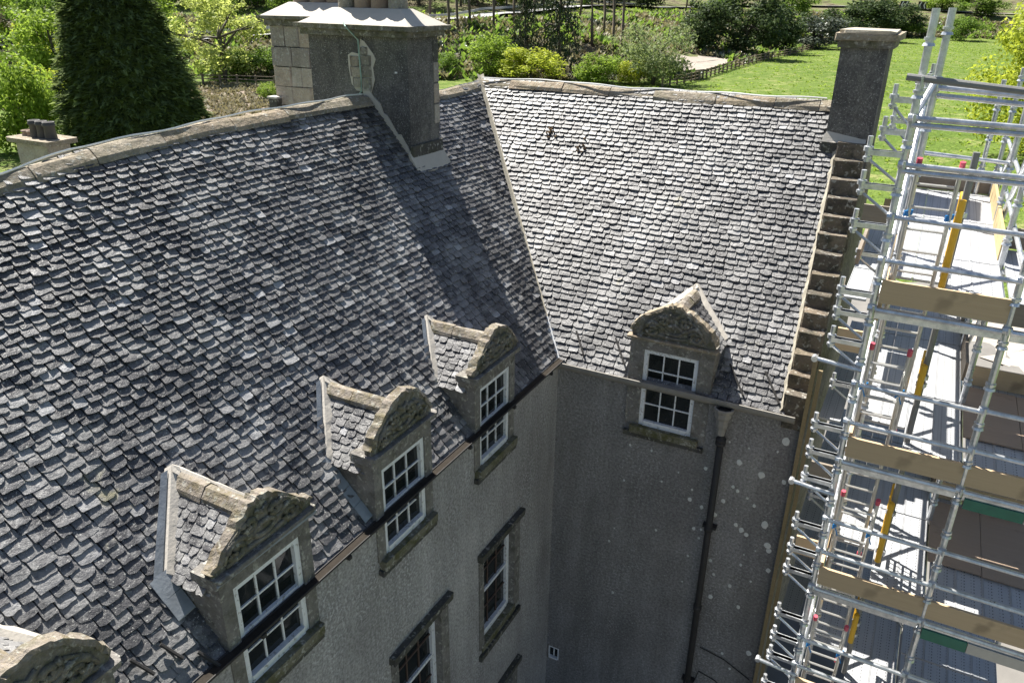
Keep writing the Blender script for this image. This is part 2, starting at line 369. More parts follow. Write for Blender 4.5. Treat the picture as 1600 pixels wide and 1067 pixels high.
patch('gravel_path', [(9.5, 30), (16, 27), (19, 33), (20, 40), (12, 40), (9, 36)], 'path_gravel', .05)
patch('courtyard', [(-16, -60), (40, -60), (34, -8), (17, 12), (10.5, 40), (3, 44), (-10, 20), (-13, 0)], 'yard', .04)
patch('dark_soil', [(14, 37), (18, 33), (24, 36), (24, 44), (17, 45)], 'earth', .09)

# ------------------------------------------------------------------ the house
W1, W2, H = 4.44, 4.40, 5.138
K1, K2 = H/W1, H/W2
HOUSE = thing('stone_house', (0, 0, -10), 'grey harled old house with two steep slated wings meeting in a corner', 'house')
RIDGE_L = [(-15, 4.35), (-9.5, 4.74), (-7.9, 4.90), (-6.9, 5.03), (-6, 5.08), (-4.4, 5.14), (-2.6, 5.17), (-.3, 5.16), (2.4, 5.02), (4.4, 5.09)]
def sag(y): return min(0, interp(y, RIDGE_L)-5.14)
def LP(x, y, dz=0): return V((x, y, -x*K1+sag(y)*(-x/W1)+dz))       # left slope
def RP(x, y, dz=0): return V((x, y, y*K2+dz))                       # right slope
# walls with openings ------------------------------------------------
def wall(name, P, u0, u1, z0, z1, holes, depth, mat):
    us = sorted({u0, u1, *[h[0] for h in holes], *[h[1] for h in holes]}); zs = sorted({z0, z1, *[h[2] for h in holes], *[h[3] for h in holes]})
    b = MB()
    for a, c in zip(us, us[1:]):
        for d, e in zip(zs, zs[1:]):
            if any(h[0] <= a and c <= h[1] and h[2] <= d and e <= h[3] for h in holes): continue
            b.add([P(a, 0, d), P(c, 0, d), P(c, 0, e), P(a, 0, e)], [(0, 1, 2, 3)])
    for h in holes:
        q = [(h[0], h[2]), (h[1], h[2]), (h[1], h[3]), (h[0], h[3])]
        for (a, c), (d, e) in zip(q, q[1:]+q[:1]): b.add([P(a, 0, c), P(d, 0, e), P(d, -depth, e), P(a, -depth, c)], [(0, 1, 2, 3)])
    return b.build(name, mat, HOUSE)
PL = lambda s, o, z: V((o, s, z))       # left facade: s = y, o = outward (+x)
PR = lambda s, o, z: V((s, -o, z))      # right facade: s = x, o = outward (-y)
DL = [-11.22, -8.42, -5.62, -2.80]      # dormer centres on the left wing
WH = .55
holesL = [(c-WH-.012, c+WH+.012, -.76, 0.0) for c in DL]+[(c-.68, c+.62, -5.1, -2.86) for c in (-8.2, -5.38, -2.55)]+[(c-.68, c+.62, -9.2, -6.95) for c in (-5.38, -2.55)]
wall('wall', PL, -15, 0, -10, 0.0, holesL, .32, 'harling')
wall('wall', PR, 0, 4.98, -10, 0.0, [(1.848, 2.972, -1.06, 0.0), (.03, .33, -8.35, -7.97)], .25, 'dark_harling')
b = MB()
b.prism([(4.985, .02, -10), (4.985, 2*W2, -10), (4.985, 2*W2, 0), (4.985, W2+.6, H-.9), (4.985, W2-.6, H-.9), (4.985, .02, 0)], (-.42, 0, 0)); b.build('gable_wall', 'gable_rubble', HOUSE)
b = MB(); b.box((-2*W1, -15, -10), (-2*W1+.3, 2*W2, 0)); b.box((-2*W1, 2*W2-.3, -10), (4.5, 2*W2, -.01)); b.box((-2*W1+.3, -15, -10), (-.4, -14.7, -.01)); b.build('rear_wall', 'harling', HOUSE)
# roofs (boarding under the slates) -----------------------------------
b = MB(); ys = [-15+.5*i for i in range(31)]
for a, c in zip(ys, ys[1:]): b.add([LP(0, a), LP(0, c), LP(-W1+.1, c), LP(-W1+.1, a)], [(0, 1, 2, 3)])
ys = [.0+.55*i for i in range(9)]
for a, c in zip(ys, ys[1:]):
    c = min(c, 4.4); b.add([LP(-a*W1/W2, a), LP(-c*W1/W2, c), LP(-W1+.1, c), LP(-W1+.1, a)], [(0, 1, 2, 3)])
for a, c in zip([-15+.5*i for i in range(39)], [-14.5+.5*i for i in range(39)]): b.add([(-W1-.1, a, H-.12+sag(a)), (-W1-.1, c, H-.12+sag(c)), (-2*W1, c, 0), (-2*W1, a, 0)], [(0, 1, 2, 3)])
b.build('roof', 'slate', HOUSE)
ROOF_L = [o for o in HOUSE.children if o.name == 'roof'][0]
b = MB(); b.add([RP(0, 0), RP(4.62, 0), RP(4.42, W2-.1), RP(-W1+.1, W2-.1)], [(0, 1, 2, 3)])
b.add([(-W1, W2+.1, H-.12), (4.42, W2+.1, H-.12), (4.62, 2*W2, 0), (-2*W1, 2*W2, 0)], [(0, 1, 2, 3)])
ROOF_R = b.build('roof', 'slate', HOUSE)

# dormer shapes needed by the slating
DORM_L = dict(hw=.76, ze=.80, zr=1.60)
def in_dormer_L(y, z):
    for c in DL:
        s = abs(y-c-.02)
        if s < .74 and z < 1.58-.8*s/.78: return True
    return False
def in_dormer_R(x, z):
    s = abs(x-2.40); return s < .86 and z < 1.60-.74*s/.9
# slates ---------------------------------------------------------------
rng = random.Random(7)
SW, SE = .215, .122
def outline(rng, w, L, e):
    c1, c2 = rng.uniform(.006, .03), rng.uniform(.006, .03); k1, k2 = rng.uniform(-.008, .022), rng.uniform(-.008, .022)
    if rng.random() < .12: c1 *= 2.2
    if rng.random() < .12: c2 *= 2.2
    return [(-w/2, L), (-w/2+.003, c1+k1*.4), (-w/2+c1*.9, k1*.7), (-w*.14, rng.uniform(-.010, .010)), (w*.16, rng.uniform(-.010, .010)), (w/2-c2*.9, k2*.7), (w/2-.003, c2+k2*.4), (w/2, L)]
def slate_geo(poly, lift, slope, tw, th):
    n = len(poly); h = lambda u, v: max(.012, lift-slope*v+tw*u*max(0, 1-v/.3))
    top = [(u, v, h(u, v)) for u, v in poly]; bot = [(u, v+.006, h(u, v)-th) for u, v in poly]
    cu = sum(p[0] for p in poly)/n; cv = sum(p[1] for p in poly)/n
    vs = top+bot+[(cu, cv, h(cu, cv)+.002)]
    fs = [(i, (i+1) % n, 2*n) for i in range(n)]+[((i+1) % n, i, n+i, n+(i+1) % n) for i in range(n-1)]
    return vs, fs
def rand_lift(rng): return rng.uniform(.054, .068), rng.uniform(.195, .24), rng.gauss(0, .05), rng.uniform(.024, .042)
VARS = []
for i in range(28):
    vs, fs = slate_geo(outline(rng, SW, .212, SE), *rand_lift(rng)); m = MB().add(vs, fs).mesh('slate', 'slate'); VARS.append((vs, fs, m))
def clip(poly, a, b_, c):       # keep a*u+b*v <= c
    out = []
    for p, q in zip(poly, poly[1:]+poly[:1]):
        dp, dq = a*p[0]+b_*p[1]-c, a*q[0]+b_*q[1]-c
        if dp <= 0: out.append(p)
        if dp*dq < 0: t = dp/(dp-dq); out.append((p[0]+(q[0]-p[0])*t, p[1]+(q[1]-p[1])*t))
    return out
cs1, sn1 = W1/math.hypot(W1, H), H/math.hypot(W1, H); cs2, sn2 = W2/math.hypot(W2, H), H/math.hypot(W2, H)
FR_L = (V((0, 1, 0)), V((-cs1, 0, sn1)), V((sn1, 0, cs1))); FR_R = (V((1, 0, 0)), V((0, cs2, sn2)), V((0, -sn2, cs2)))
singles = []; rest_L = MB(); rest_R = MB()
def seen(p):
    d = V(p)-CAM_POS; z = d.dot(fwd); x, y = d.dot(r2)/z*1212.88, d.dot(u2)/z*1212.88
    return abs(x) < 790 and abs(y) < 525
def lay(side):
    rows = []; v = -.035; i = 0
    while v < 6.62: rows.append(v); v += lerp(.142, .104, v/6.7); i += 1
    for r, v in enumerate(rows):
        e = lerp(.142, .104, v/6.7); u = (-15 if side == 'L' else -4.6)+rng.uniform(0, .3); wob = rng.uniform(0, 6)
        end = 4.5 if side == 'L' else 4.75
        while u < end:
            w = rng.uniform(.155, .285)*lerp(1.15, .88, v/6.7); uc = u+w/2; u += w
            vv = v+rng.uniform(-.007, .007)+.010*math.sin(uc*1.3+wob)
            m = v+e*.5
            if side == 'L':
                x, z = -m*cs1, m*sn1; vu = m*cs1*W2/W1     # valley at y = vu
                if uc-w/2 > vu+.1: continue
                if in_dormer_L(uc, z): continue
                if -5.8 < x < -3.42 and -.2 < uc < .74: continue
                base = LP(-max(vv, -.05)*cs1, uc); fr = FR_L; near = uc+w/2+.3 > vu-.15; edge = lambda P: clip(P, 1, -cs1*W2/W1, vv*cs1*W2/W1-.06-uc)
            else:
                y, z = m*cs2, m*sn2; vu = -m*cs2*W1/W2
                if uc+w/2 < vu-.1 or in_dormer_R(uc, z): continue
                xe = 4.66-.065*y
                if uc-w/2 > xe: continue
                if uc > 4.1 and y > 3.72: continue
                base = RP(uc, vv*cs2); base.z = vv*sn2; fr = FR_R; near = uc-w/2-.3 < vu+.15 or uc+w/2 > xe-.02
                edge = lambda P: clip(clip(P, -1, -cs2*W1/W2, vv*cs2*W1/W2-.06+uc), 1, .065*cs2, xe+.0-uc)
            rot = rng.gauss(0, .016)
            if near:
                P = edge(outline(rng, w-.013, e*1.66, e))
                if len(P) < 3: continue
                vs, fs = slate_geo(P, *rand_lift(rng)); (rest_L if side == 'L' else rest_R).add([base+fr[0]*a+fr[1]*b_+fr[2]*c for a, b_, c in vs], fs, rng.random())
            else:
                k = rng.randrange(len(VARS)); su, sv = (w-.013)/SW, e/SE
                M3 = Matrix((fr[0]*math.cos(rot)+fr[1]*math.sin(rot), fr[1]*math.cos(rot)-fr[0]*math.sin(rot), fr[2])).transposed()
                singles.append((((base+fr[2]*.03)-CAM_POS).length if seen(base) else 1e6, side, base, M3, su, sv, k, rng.random()))
lay('L'); lay('R')
singles.sort(key=lambda s: s[0])
for i, (d, side, base, M3, su, sv, k, tint) in enumerate(singles):
    vs, fs, me = VARS[k]
    if i < 300:
        par = ROOF_L if side == 'L' else ROOF_R
        o = bpy.data.objects.new('slate', me); COL.objects.link(o); o.parent = par
        mw = Matrix.Translation(base) @ M3.to_4x4() @ Matrix.Diagonal((su, sv, 1, 1)); o.matrix_local = mw
    else:
        mb = rest_L if side == 'L' else rest_R
        mb.add([base+M3 @ V((a*su, b_*sv, c)) for a, b_, c in vs], fs, tint)
for mb, par in ((rest_L, ROOF_L), (rest_R, ROOF_R)):
    link('slates', mb.mesh('slates', 'slate'), par, kind='stuff')
# ROOF objects sit at world origin; children given in world space need the parent's zero offset
# ridge stones -----------------------------------------------------------
def ridge(name, along, a0, a1, zf, cpos, parent):
    r = random.Random(3); a = a0
    while a < a1-.2:
        L = min(r.uniform(.85, 1.5), a1-a); e = a+L-.018; jz = r.uniform(-.012, .012); jx = r.uniform(-.012, .012)
        vs = []
        for t in (a, (a+e)/2, e):
            z = zf(t)+jz
            for (x, dz) in ((-.235, -.20), (-.2, -.125), (-.085, -.012), (.05, 0), (.10, -.025), (.2, -.12), (.235, -.195), (.0, -.2)):
                x += r.uniform(-.012, .012)+jx; dz += r.uniform(-.012, .012)
                vs.append((cpos+x, t, z+dz) if along == 'y' else (t, cpos-x, z+dz))
        n = 8; fs = [tuple(range(n)), tuple(range(2*n, 3*n))]+[(q*n+k, q*n+(k+1) % n, (q+1)*n+(k+1) % n, (q+1)*n+k) for q in (0, 1) for k in range(n)]
        MB().add(vs, fs).build('ridge_stone', 'ridge_sandstone', parent); a += L
ridge('r', 'y', -15, -.32, lambda t: interp(t, RIDGE_L), -W1, ROOF_L); ridge('r', 'y', .84, 4.35, lambda t: interp(t, RIDGE_L)-.02, -W1, ROOF_L)
RIDGE_R = [(-4.6, 5.10), (-3.5, 5.13), (-1.8, 5.15), (-.2, 5.11), (1.3, 5.12), (2.7, 5.14), (4.1, 5.15)]
ridge('r', 'x', -4.5, 4.12, lambda t: interp(t, RIDGE_R), W2, ROOF_R)
# valley gutter (lead gone pale) and verge fillet
b = MB(); r = random.Random(5)
pts = [V((-t*W1, t*W2, t*H)) for t in [i/24 for i in range(25)]]
n = V((sn1, -sn2, cs1)).normalized(); sd = V((W1, W2, 0)).normalized()
vs = []
for i, p in enumerate(pts):
    w = .085+r.uniform(-.012, .012); vs += [p-sd*w+V((0, 0, .1)), p+V((0, 0, .06)), p+sd*w+V((0, 0, .1)), p+V((0, 0, -.06))]
b.add(vs, [(i*4+k, i*4+(k+1) % 4, i*4+4+(k+1) % 4, i*4+4+k) for i in range(24) for k in range(4)]); b.build('valley_gutter', 'old_mortar', HOUSE)
b = MB(); b.add([v+V((0, 0, .012)) for v in vs[:16]], [(i*4+k, i*4+(k+1) % 4, i*4+4+(k+1) % 4, i*4+4+k) for i in range(3) for k in range(2)]); b.build('lead_strip', 'pale_paint', HOUSE)
# crow steps
r = random.Random(11); nst = 14; y0, y1 = -.02, 3.72
for i in range(nst+1):
    y = lerp(y0, y1, i/nst); e = lerp(y0, y1, (i+1)/nst); z = y*K2
    top = z+.44+r.uniform(-.03, .03)
    x0 = 4.60-.062*y
    MB().rough_box((x0, y, z-.25), (5.02-.02*y+r.uniform(-.03, .03), e+.14, top), r, .016, .03).build('crow_step', 'crow_stone', HOUSE)
b = MB(); vs = []
for i in range(41):
    y = lerp(-.03, 3.8, i/40); x = 4.585-.062*y; w = .04+r.uniform(-.02, .025); z = y*K2
    vs += [(x-w, y, z+.07), (x+.02, y, z+.16+r.uniform(-.03, .03)), (x+.05, y, z+.0)]
b.add(vs, [(i*3+k, i*3+(k+1) % 3, i*3+3+(k+1) % 3, i*3+3+k) for i in range(40) for k in range(3)]); b.build('mortar_fillet', 'old_mortar', HOUSE)
# gutters
def sweep(P, prof, us, mat, name):
    b = MB(); n = len(prof)
    for u in us: b.v += [tuple(P(u, o, z)) for o, z in prof]
    b.f = [(i*n+k, i*n+(k+1) % n, (i+1)*n+(k+1) % n, (i+1)*n+k) for i in range(len(us)-1) for k in range(n)]+[tuple(range(n)), tuple(range((len(us)-1)*n, len(us)*n))]
    b.t = [0]*len(b.f); return b.build(name, mat, HOUSE)
hr = [(.075+.075*math.cos(a), .085+.085*math.sin(a)) for a in [math.pi+math.pi*k/8 for k in range(9)]]+[(.138, .085), (.14, .07)]+[(.075+.06*math.cos(a), .085+.068*math.sin(a)) for a in [2*math.pi-.2-(math.pi-.4)*k/6 for k in range(7)]]+[(.012, .085)]
ys = [-15+.6*i for i in range(25)]+[-.02]
GL = sweep(PL, hr, ys, 'cast_iron', 'gutter')
for i in range(9):
    y = -13.6+1.62*i; MB().frame((0, y, 0), (1, 0, 0), (0, 1, 0), (0, 0, 1), (-.0, -.03, -.01), (.165, .03, .045)).build('gutter_bracket', 'cast_iron', GL)
b = MB(); b.box((.02, -14.9, .045), (.128, -.04, .07)); b.build('gutter_sludge', 'debris', GL)
b = MB(); b.box((.001, -14.9, -.075), (.035, -.02, -.004)); b.build('wall_head', 'old_mortar', HOUSE)
GR = sweep(PR, [(.0, -.13), (.05, -.14), (.11, -.09), (.17, -.05), (.185, .0), (.185, .055), (.16, .06), (.15, -.02), (.03, -.03), (.0, .03)], [0.02, 1, 2, 3, 4, 4.86], 'stone_gutter', 'gutter')
b = MB(); b.box((.15, -.148, -.018), (4.8, -.035, -.012)); b.build('gutter_sludge', 'debris', GR)
# downpipe + hopper
DP = MB()
xs = lambda z: 3.60+.0*z
DP.path([(3.6, -.17, -.62), (3.6, -.17, -4), (3.6, -.17, -10)], .068, 10)
for z in (-.78, -.86): DP.tube((3.6, -.17, z-.03), (3.6, -.17, z+.03), .1, 12)
for z in (-2.9, -5.0, -7.2, -9): DP.tube((3.6, -.17, z-.06), (3.6, -.17, z+.06), .088, 10)
DPo = DP.build('downpipe', 'cast_iron', HOUSE, True)
b = MB(); prof = [(.16, -.08), (.2, -.08), (.2, -.13), (.17, -.16), (.165, -.26), (.12, -.33), (.12, -.46), (.09, -.5), (.085, -.66)]
vs = []; n = 8
for (rr, z) in prof: vs += [(3.58+rr*1.0*math.cos(6.28319*(k+.5)/n), -.19+rr*.85*math.sin(6.28319*(k+.5)/n), z) for k in range(n)]
b.add(vs, [(i*n+k, i*n+(k+1) % n, (i+1)*n+(k+1) % n, (i+1)*n+k) for i in range(len(prof)-1) for k in range(n)]); b.build('hopper_head', 'stone_gutter', DPo)
b = MB(); b.lathe((3.58, -.19, -.13), [(.001, 0), (.15, 0), (.15, -.02), (.001, -.02)], 8); b.build('hopper_mouth', 'cast_iron', DPo)
for z in (-2.9, -7.2): MB().box((3.46, -.14, z-.03), (3.74, -.005, z+.03)).build('pipe_clip', 'cast_iron', DPo)
# windows ------------------------------------------------------------------
def sash(P, sc, hw, z0, z1, rec, nx, ny, parent, barmat='white_paint', w=.065, panes=True, meet=True):
    f = MB(); fr = lambda lo, hi: f.add([P(sc+s, o, z) for z in (lo[2], hi[2]) for o in (lo[1], hi[1]) for s in (lo[0], hi[0])], [(0, 2, 3, 1), (4, 5, 7, 6), (0, 1, 5, 4), (2, 6, 7, 3), (0, 4, 6, 2), (1, 3, 7, 5)])
    fr((-hw, -rec-.06, z0), (-hw+w, -rec+.05, z1)); fr((hw-w, -rec-.06, z0), (hw, -rec+.05, z1)); fr((-hw+w, -rec-.06, z1-w), (hw-w, -rec+.05, z1)); fr((-hw+w, -rec-.06, z0), (hw-w, -rec+.07, z0+w*1.25))
    if meet: fr((-hw+w, -rec-.04, (z0+z1)/2-.03), (hw-w, -rec+.035, (z0+z1)/2+.03))
    frame = f.build('sash_frame', 'white_paint', parent)
    f = MB(); zi0, zi1 = z0+w*1.25, z1-w; si = hw-w
    zs = [lerp(zi0, zi1, k/ny) for k in range(ny+1)]; ss = [lerp(-si, si, k/nx) for k in range(nx+1)]
    for k in range(1, ny):
        if not (k == ny//2 and meet): fr((-si, -rec-.035, zs[k]-.013), (si, -rec+.012, zs[k]+.013))
    for k in range(1, nx):
        for j in range(ny): fr((ss[k]-.013, -rec-.03, zs[j]+.028 if meet and j == ny//2 else zs[j]+.013), (ss[k]+.013, -rec+.008, zs[j+1]-.028 if meet and j+1 == ny//2 else zs[j+1]-.013))
    f.build('glazing_bars', barmat, parent)
    r = random.Random(int(sc*100))
    for j in range(ny):
        for i in range(nx):
            q = [r.uniform(-.004, .004) for _ in range(4)]
            MB().add([P(sc+ss[i], -rec-.012+q[0], zs[j]), P(sc+ss[i+1], -rec-.012+q[1], zs[j]), P(sc+ss[i+1], -rec-.012+q[2], zs[j+1]), P(sc+ss[i], -rec-.012+q[3], zs[j+1]),
                      P(sc+ss[i], -rec-.02, zs[j]), P(sc+ss[i+1], -rec-.02, zs[j]), P(sc+ss[i+1], -rec-.02, zs[j+1]), P(sc+ss[i], -rec-.02, zs[j+1])], [(0, 1, 2, 3), (7, 6, 5, 4)]).build('pane', 'glass', parent)
    return frame
def lbox(P, sc, lo, hi, name, mat, parent, j=.008, cham=.015, seed=1):
    b = MB().rough_box((lo[0], lo[1], lo[2]), (hi[0], hi[1], hi[2]), random.Random(seed), j, cham); b.v = [tuple(P(sc+s, o, z)) for s, o, z in b.v]
    return b.build(name, mat, parent)
def wall_window(P, c, z0, z1, extra):
    b = MB(); lo, hi = c-.68, c+.62
    b.prism([P(s, -.2, z) for s, z in ((lo-.17, z0-.05), (lo+.004, z0-.05), (lo+.004, z1-.004), (hi-.004, z1-.004), (hi-.004, z0-.05), (hi+.24, z0-.05), (hi+.24, z1+.1), (lo-.17, z1+.1))], P(0, .222, 0)-P(0, 0, 0))
    win = b.build('window', 'jamb_stone', HOUSE)
    sash(P, c-.03, .645, z0+.02, z1-.01, .17, 3, 4, win, 'brown_paint', .105)
    lbox(P, c, (-.88, -.15, z1+.02), (.9, .12, z1+.17), 'hood_mould', 'dark_stone', win, .012)
    lbox(P, c, (-.74, -.3, z0-.16), (.68, .035, z0+.012), 'sill', 'mossy_sill', win, .006)
    lbox(P, c, (-.86, -.05, z0-.30), (.86, .075, z0-.17), 'string_course', 'dark_stone', win, .008)
for c in (-8.2, -5.38, -2.55): wall_window(PL, c, -5.1, -2.86, 0)
for c in (-5.38, -2.55): wall_window(PL, c, -9.2, -6.95, 1)
b = MB(); b.box((.02, -.02, -8.37), (.05, .2, -7.95)); w = b.build('window', 'jamb_stone', HOUSE)
sash(PR, .18, .15, -8.35, -7.97, .05, 2, 1, w, 'white_paint', .03, meet=False)
# dormers --------------------------------------------------------------------
def spiral(c, r0, r1, turns, sgn, a0=0):
    return [(c[0]+sgn*lerp(r0, r1, t)*math.cos(a0+turns*6.283*t), c[1]+lerp(r0, r1, t)*math.sin(a0+turns*6.283*t)) for t in [k/22 for k in range(23)]]
def dormer(P, c, side, style, kind, seed, winz):
    K = K1 if side == 'L' else K2
    r = random.Random(seed)
    hw, ze, zr, pz = (.755, .84, 1.60, 1.17) if side == 'L' else (.86, .86, 1.58, .98)
    X = lambda s, o, z: P(c+s, o, z)
    body = MB()
    def bx(lo, hi): body.add([X(s, o, z) for z in (lo[2], hi[2]) for o in (lo[1], hi[1]) for s in (lo[0], hi[0])], [(0, 2, 3, 1), (4, 5, 7, 6), (0, 1, 5, 4), (2, 6, 7, 3), (0, 4, 6, 2), (1, 3, 7, 5)])
    w0, w1 = winz
    for sg in (-1, 1):
        a, e = sorted((sg*WH, sg*(hw-.02)))
        bx((a, -.3, .0), (e, .03, pz-.01)); bx((a, -.18, w0-.02), (e, .026, -.001))
        # cheek: triangle between slope and dormer eaves
        q = sorted((sg*(hw-.14), sg*(hw-.03)))
        body.prism([X(q[0], -.28, .2), X(q[0], -.28, ze+.04), X(q[0], -(ze+.04)/K-.03, ze+.04)], X(q[1], 0, 0)-X(q[0], 0, 0))
    bx((-WH, -.3, w1), (WH, .028, pz-.012))
    dm = body.build('dormer', 'jamb_stone', HOUSE)
    lbox(P, c, (-WH-.15, -.27, w0-.16), (WH+.17, .13, w0-.0), 'sill', 'mossy_sill', dm, .006)
    lbox(P, c, (-hw+.02, -.02, w0-.26), (hw-.02, .10, w0-.165), 'string_course', 'dark_stone', dm, .008)
    sash(P, c, WH, w0, w1, (.05 if side == 'L' else .06), 3, 4, dm, 'white_paint', .085)
    # roof planes of the dormer + slates
    rp = MB()
    for sg in (-1, 1):
        rp.add([X(0, -.12, zr), X(0, -zr/K, zr), X(sg*hw, -ze/K-.03, ze), X(sg*hw, -.12, ze)], [(0, 1, 2, 3)])
    rp.build('dormer_roof', 'slate', dm)
    L = math.hypot(hw, zr-ze)
    for sg in (-1, 1):
        up = (X(0, 0, zr)-X(sg*hw, 0, ze)).normalized(); al = (X(0, -1, 0)-X(0, 0, 0)).normalized(); nn = al.cross(up) if sg*(1 if side == 'L' else 1) > 0 else up.cross(al)
        if nn.z < 0: nn = -nn
        sm = MB(); v = -.02; visible = []
        while v < L-.10:
            e = .115; u = .06+r.uniform(0, .12)
            zz = ze+(zr-ze)*v/L; um = zz/K+.05
            while u < um:
                w = r.uniform(.12, .21); uc = u+w/2; u += w
                pl = outline(r, w-.008, e*1.6, e)
                pl = [(a, min(b_, L-v)) for a, b_ in pl]
                pl = clip(pl, 1, 0, um+.02-uc)
                if len(pl) < 3: continue
                vs, fs = slate_geo(pl, r.uniform(.042, .055), .14, r.uniform(-.06, .06), .024)
                bp_ = X(sg*hw, 0, ze)+up*v+al*uc
                if (sg < 0 and side == 'L') or side == 'R':
                    MB().add([bp_+al*a+up*b_+nn*c2 for a, b_, c2 in vs], fs, r.random()).build('dormer_slate', 'slate', dm)
                else: sm.add([bp_+al*a+up*b_+nn*c2 for a, b_, c2 in vs], fs, r.random())
            v += e
        if sm.v: sm.build('dormer_slates', 'slate', dm, kind='stuff')
        # pale fillet where dormer meets the main roof
        q0, q1 = X(0, -zr/K-.02, zr+.05), X(sg*(hw+.03), -ze/K-.03, ze-.02); fl = MB(); vs = []
        for k in range(11):
            p = q0.lerp(q1, k/10); dd = (q1-q0).normalized(); sl = V((0, 0, 1)); sw = dd.cross(sl).normalized(); ww = .10+r.uniform(-.015, .025)
            vs += [p-sw*ww+V((0, 0, .075)), p+V((0, 0, .125)), p+sw*ww+V((0, 0, .075)), p-V((0, 0, .1))]
        fl.add(vs, [(i*4+k, i*4+(k+1) % 4, i*4+4+(k+1) % 4, i*4+4+k) for i in range(10) for k in range(4)]+[(40, 41, 42, 43)]); fl.build('mortar_fillet', 'mortar', dm)
        lf = MB(); sl3 = (X(sg, 0, 0)-X(0, 0, 0)).normalized(); lf.prism([q0+sl3*.07+V((0, 0, .07)), q1+sl3*.07+V((0, 0, .07)), q1+sl3*.2+V((0, 0, .065)), q0+sl3*.17+V((0, 0, .065))], V((0, 0, .014))); (lf.build('lead_flashing', 'lead', dm) if side == 'L' and sg < 0 else None)
        # lead skirt beside the cheek down to the gutter
        if sg < 0 and side == 'L' and kind in (1, 2):
            f2 = .98 if kind == 2 else .35; ls = MB(); p0, p1 = X(sg*(hw+.0), -ze/K-.06, ze+.12), X(sg*(hw-.02), -.03, .14)
            for k in range(4):
                if k/4 >= f2: break
                q, q2 = p0.lerp(p1, k/4), p0.lerp(p1, (k+1)/4-.01); o3 = (X(sg, 0, 0)-X(0, 0, 0))*(.17 if kind == 2 else .24); dz = V((0, 0, -.035+.012*(k % 2)))
                ls.prism([q, q2, q2+o3+dz, q+o3+dz], V((0, 0, .016)))
            ls.build('lead_skirt', 'lead', dm)
    # ridge stones of the dormer
    a = .1; end = zr/K+.05
    for (f0, f1) in ((a, a+(end-a)*.52), (a+(end-a)*.52+.012, end)):
        b = MB(); vs = []
        for o in (f0, f1):
            for (s, dz) in ((-.155, -.09), (-.14, -.03), (-.04, .075), (.04, .075), (.14, -.03), (.155, -.09)): vs.append(X(s+r.uniform(-.012, .012), -o, zr+dz+r.uniform(-.01, .01)))
        b.add(vs, [(5, 4, 3, 2, 1, 0), (6, 7, 8, 9, 10, 11)]+[(k, (k+1) % 6, 6+(k+1) % 6, 6+k) for k in range(6)]); b.build('dormer_ridge_stone', 'pink_sandstone', dm)
    # pediment
    if style == 'triangle': prof = [(-.80, 0), (-.82, .10), (-.70, .19), (-.38, .50), (-.2, .70), (-.06, .76), (.08, .75), (.2, .68), (.4, .49), (.68, .2), (.8, .12), (.8, 0)]
    elif style == 'round': prof = [(-.74, 0), (-.76, .1), (-.66, .3), (-.48, .5), (-.3, .66), (-.14, .78), (.06, .82), (.24, .78), (.42, .66), (.58, .46), (.68, .26), (.74, .1), (.72, 0)]
    elif style == 'ogee': prof = [(-.78, 0), (-.8, .08), (-.64, .22), (-.46, .44), (-.26, .64), (-.12, .76), (.0, .79), (.2, .74), (.42, .6), (.58, .42), (.68, .22), (.8, .08), (.78, 0)]
    else: prof = [(-.80, 0), (-.83, .12), (-.78, .26), (-.64, .42), (-.46, .54), (-.26, .66), (-.12, .74), (.0, .76), (.12, .74), (.28, .66), (.46, .54), (.64, .4), (.78, .24), (.83, .1), (.80, 0)]
    kz = .80 if side == 'L' else .95
    prof = [(s+r.uniform(-.02, .02), z*kz+(r.uniform(-.012, .012) if z else 0)) for s, z in prof]
    b = MB(); b.prism([X(s, -.09, pz+z) for s, z in prof], X(0, .04, 0)-X(0, -.09, 0)); pd = b.build('pediment', 'carved_stone', dm)
    # coping along the top of the pediment
    b = MB(); vs = []; fine = []
    for p, q in zip(prof[1:-2], prof[2:-1]): fine += [(lerp(p[0], q[0], t)+r.uniform(-.014, .014), lerp(p[1], q[1], t)+r.uniform(-.016, .016)) for t in (0, .33, .67)]
    fine.append(prof[-2])
    for (s, z) in fine:
        n2 = V((s*.9, z+.25)).normalized()
        for (o, h) in ((-.10, -.0), (-.10, .04), (.045, .035), (.06, -.02)): vs.append(X(s+n2.x*h+r.uniform(-.012, .012), o+r.uniform(-.02, .02), pz+z+n2.y*h+r.uniform(-.012, .012)))
    m = len(fine)
    b.add(vs, [(i*4+k, i*4+(k+1) % 4, i*4+4+(k+1) % 4, i*4+4+k) for i in range(m-1) for k in range(4)]+[(0, 1, 2, 3), tuple(range(m*4-4, m*4))]); b.build('coping', 'pink_sandstone' if side == 'L' else 'ridge_sandstone', dm)
    b = MB(); rr = .036
    T = lambda pts, q=rr: b.path([X(s, .045, pz+.01+z*kz) for s, z in pts], q*1.25, 6)
    T(spiral((-.42, .2), .17, .04, 1.6, 1, .6)); T(spiral((.42, .2), .17, .04, 1.6, -1, .6)); T(spiral((-.2, .45), .11, .03, 1.4, 1, 2.2)); T(spiral((.2, .45), .11, .03, 1.4, -1, 2.2))
    T([(.17*math.cos(6.283*k/16), .25+.1*math.sin(6.283*k/16)) for k in range(17)], .03); T([(-.6, .05), (-.3, .1), (0, .07), (.3, .1), (.6, .05)], .028); T([(-.1, .6), (0, .52), (.1, .6)], .03); T([(-.3, .3), (-.17, .25)]); T([(.3, .3), (.17, .25)]); T([(-.62, .1), (-.5, .36), (-.33, .5)], .02); T([(.62, .1), (.5, .36), (.33, .5)], .02)
    b.build('carving', 'carved_stone', pd, True)
    b = MB()
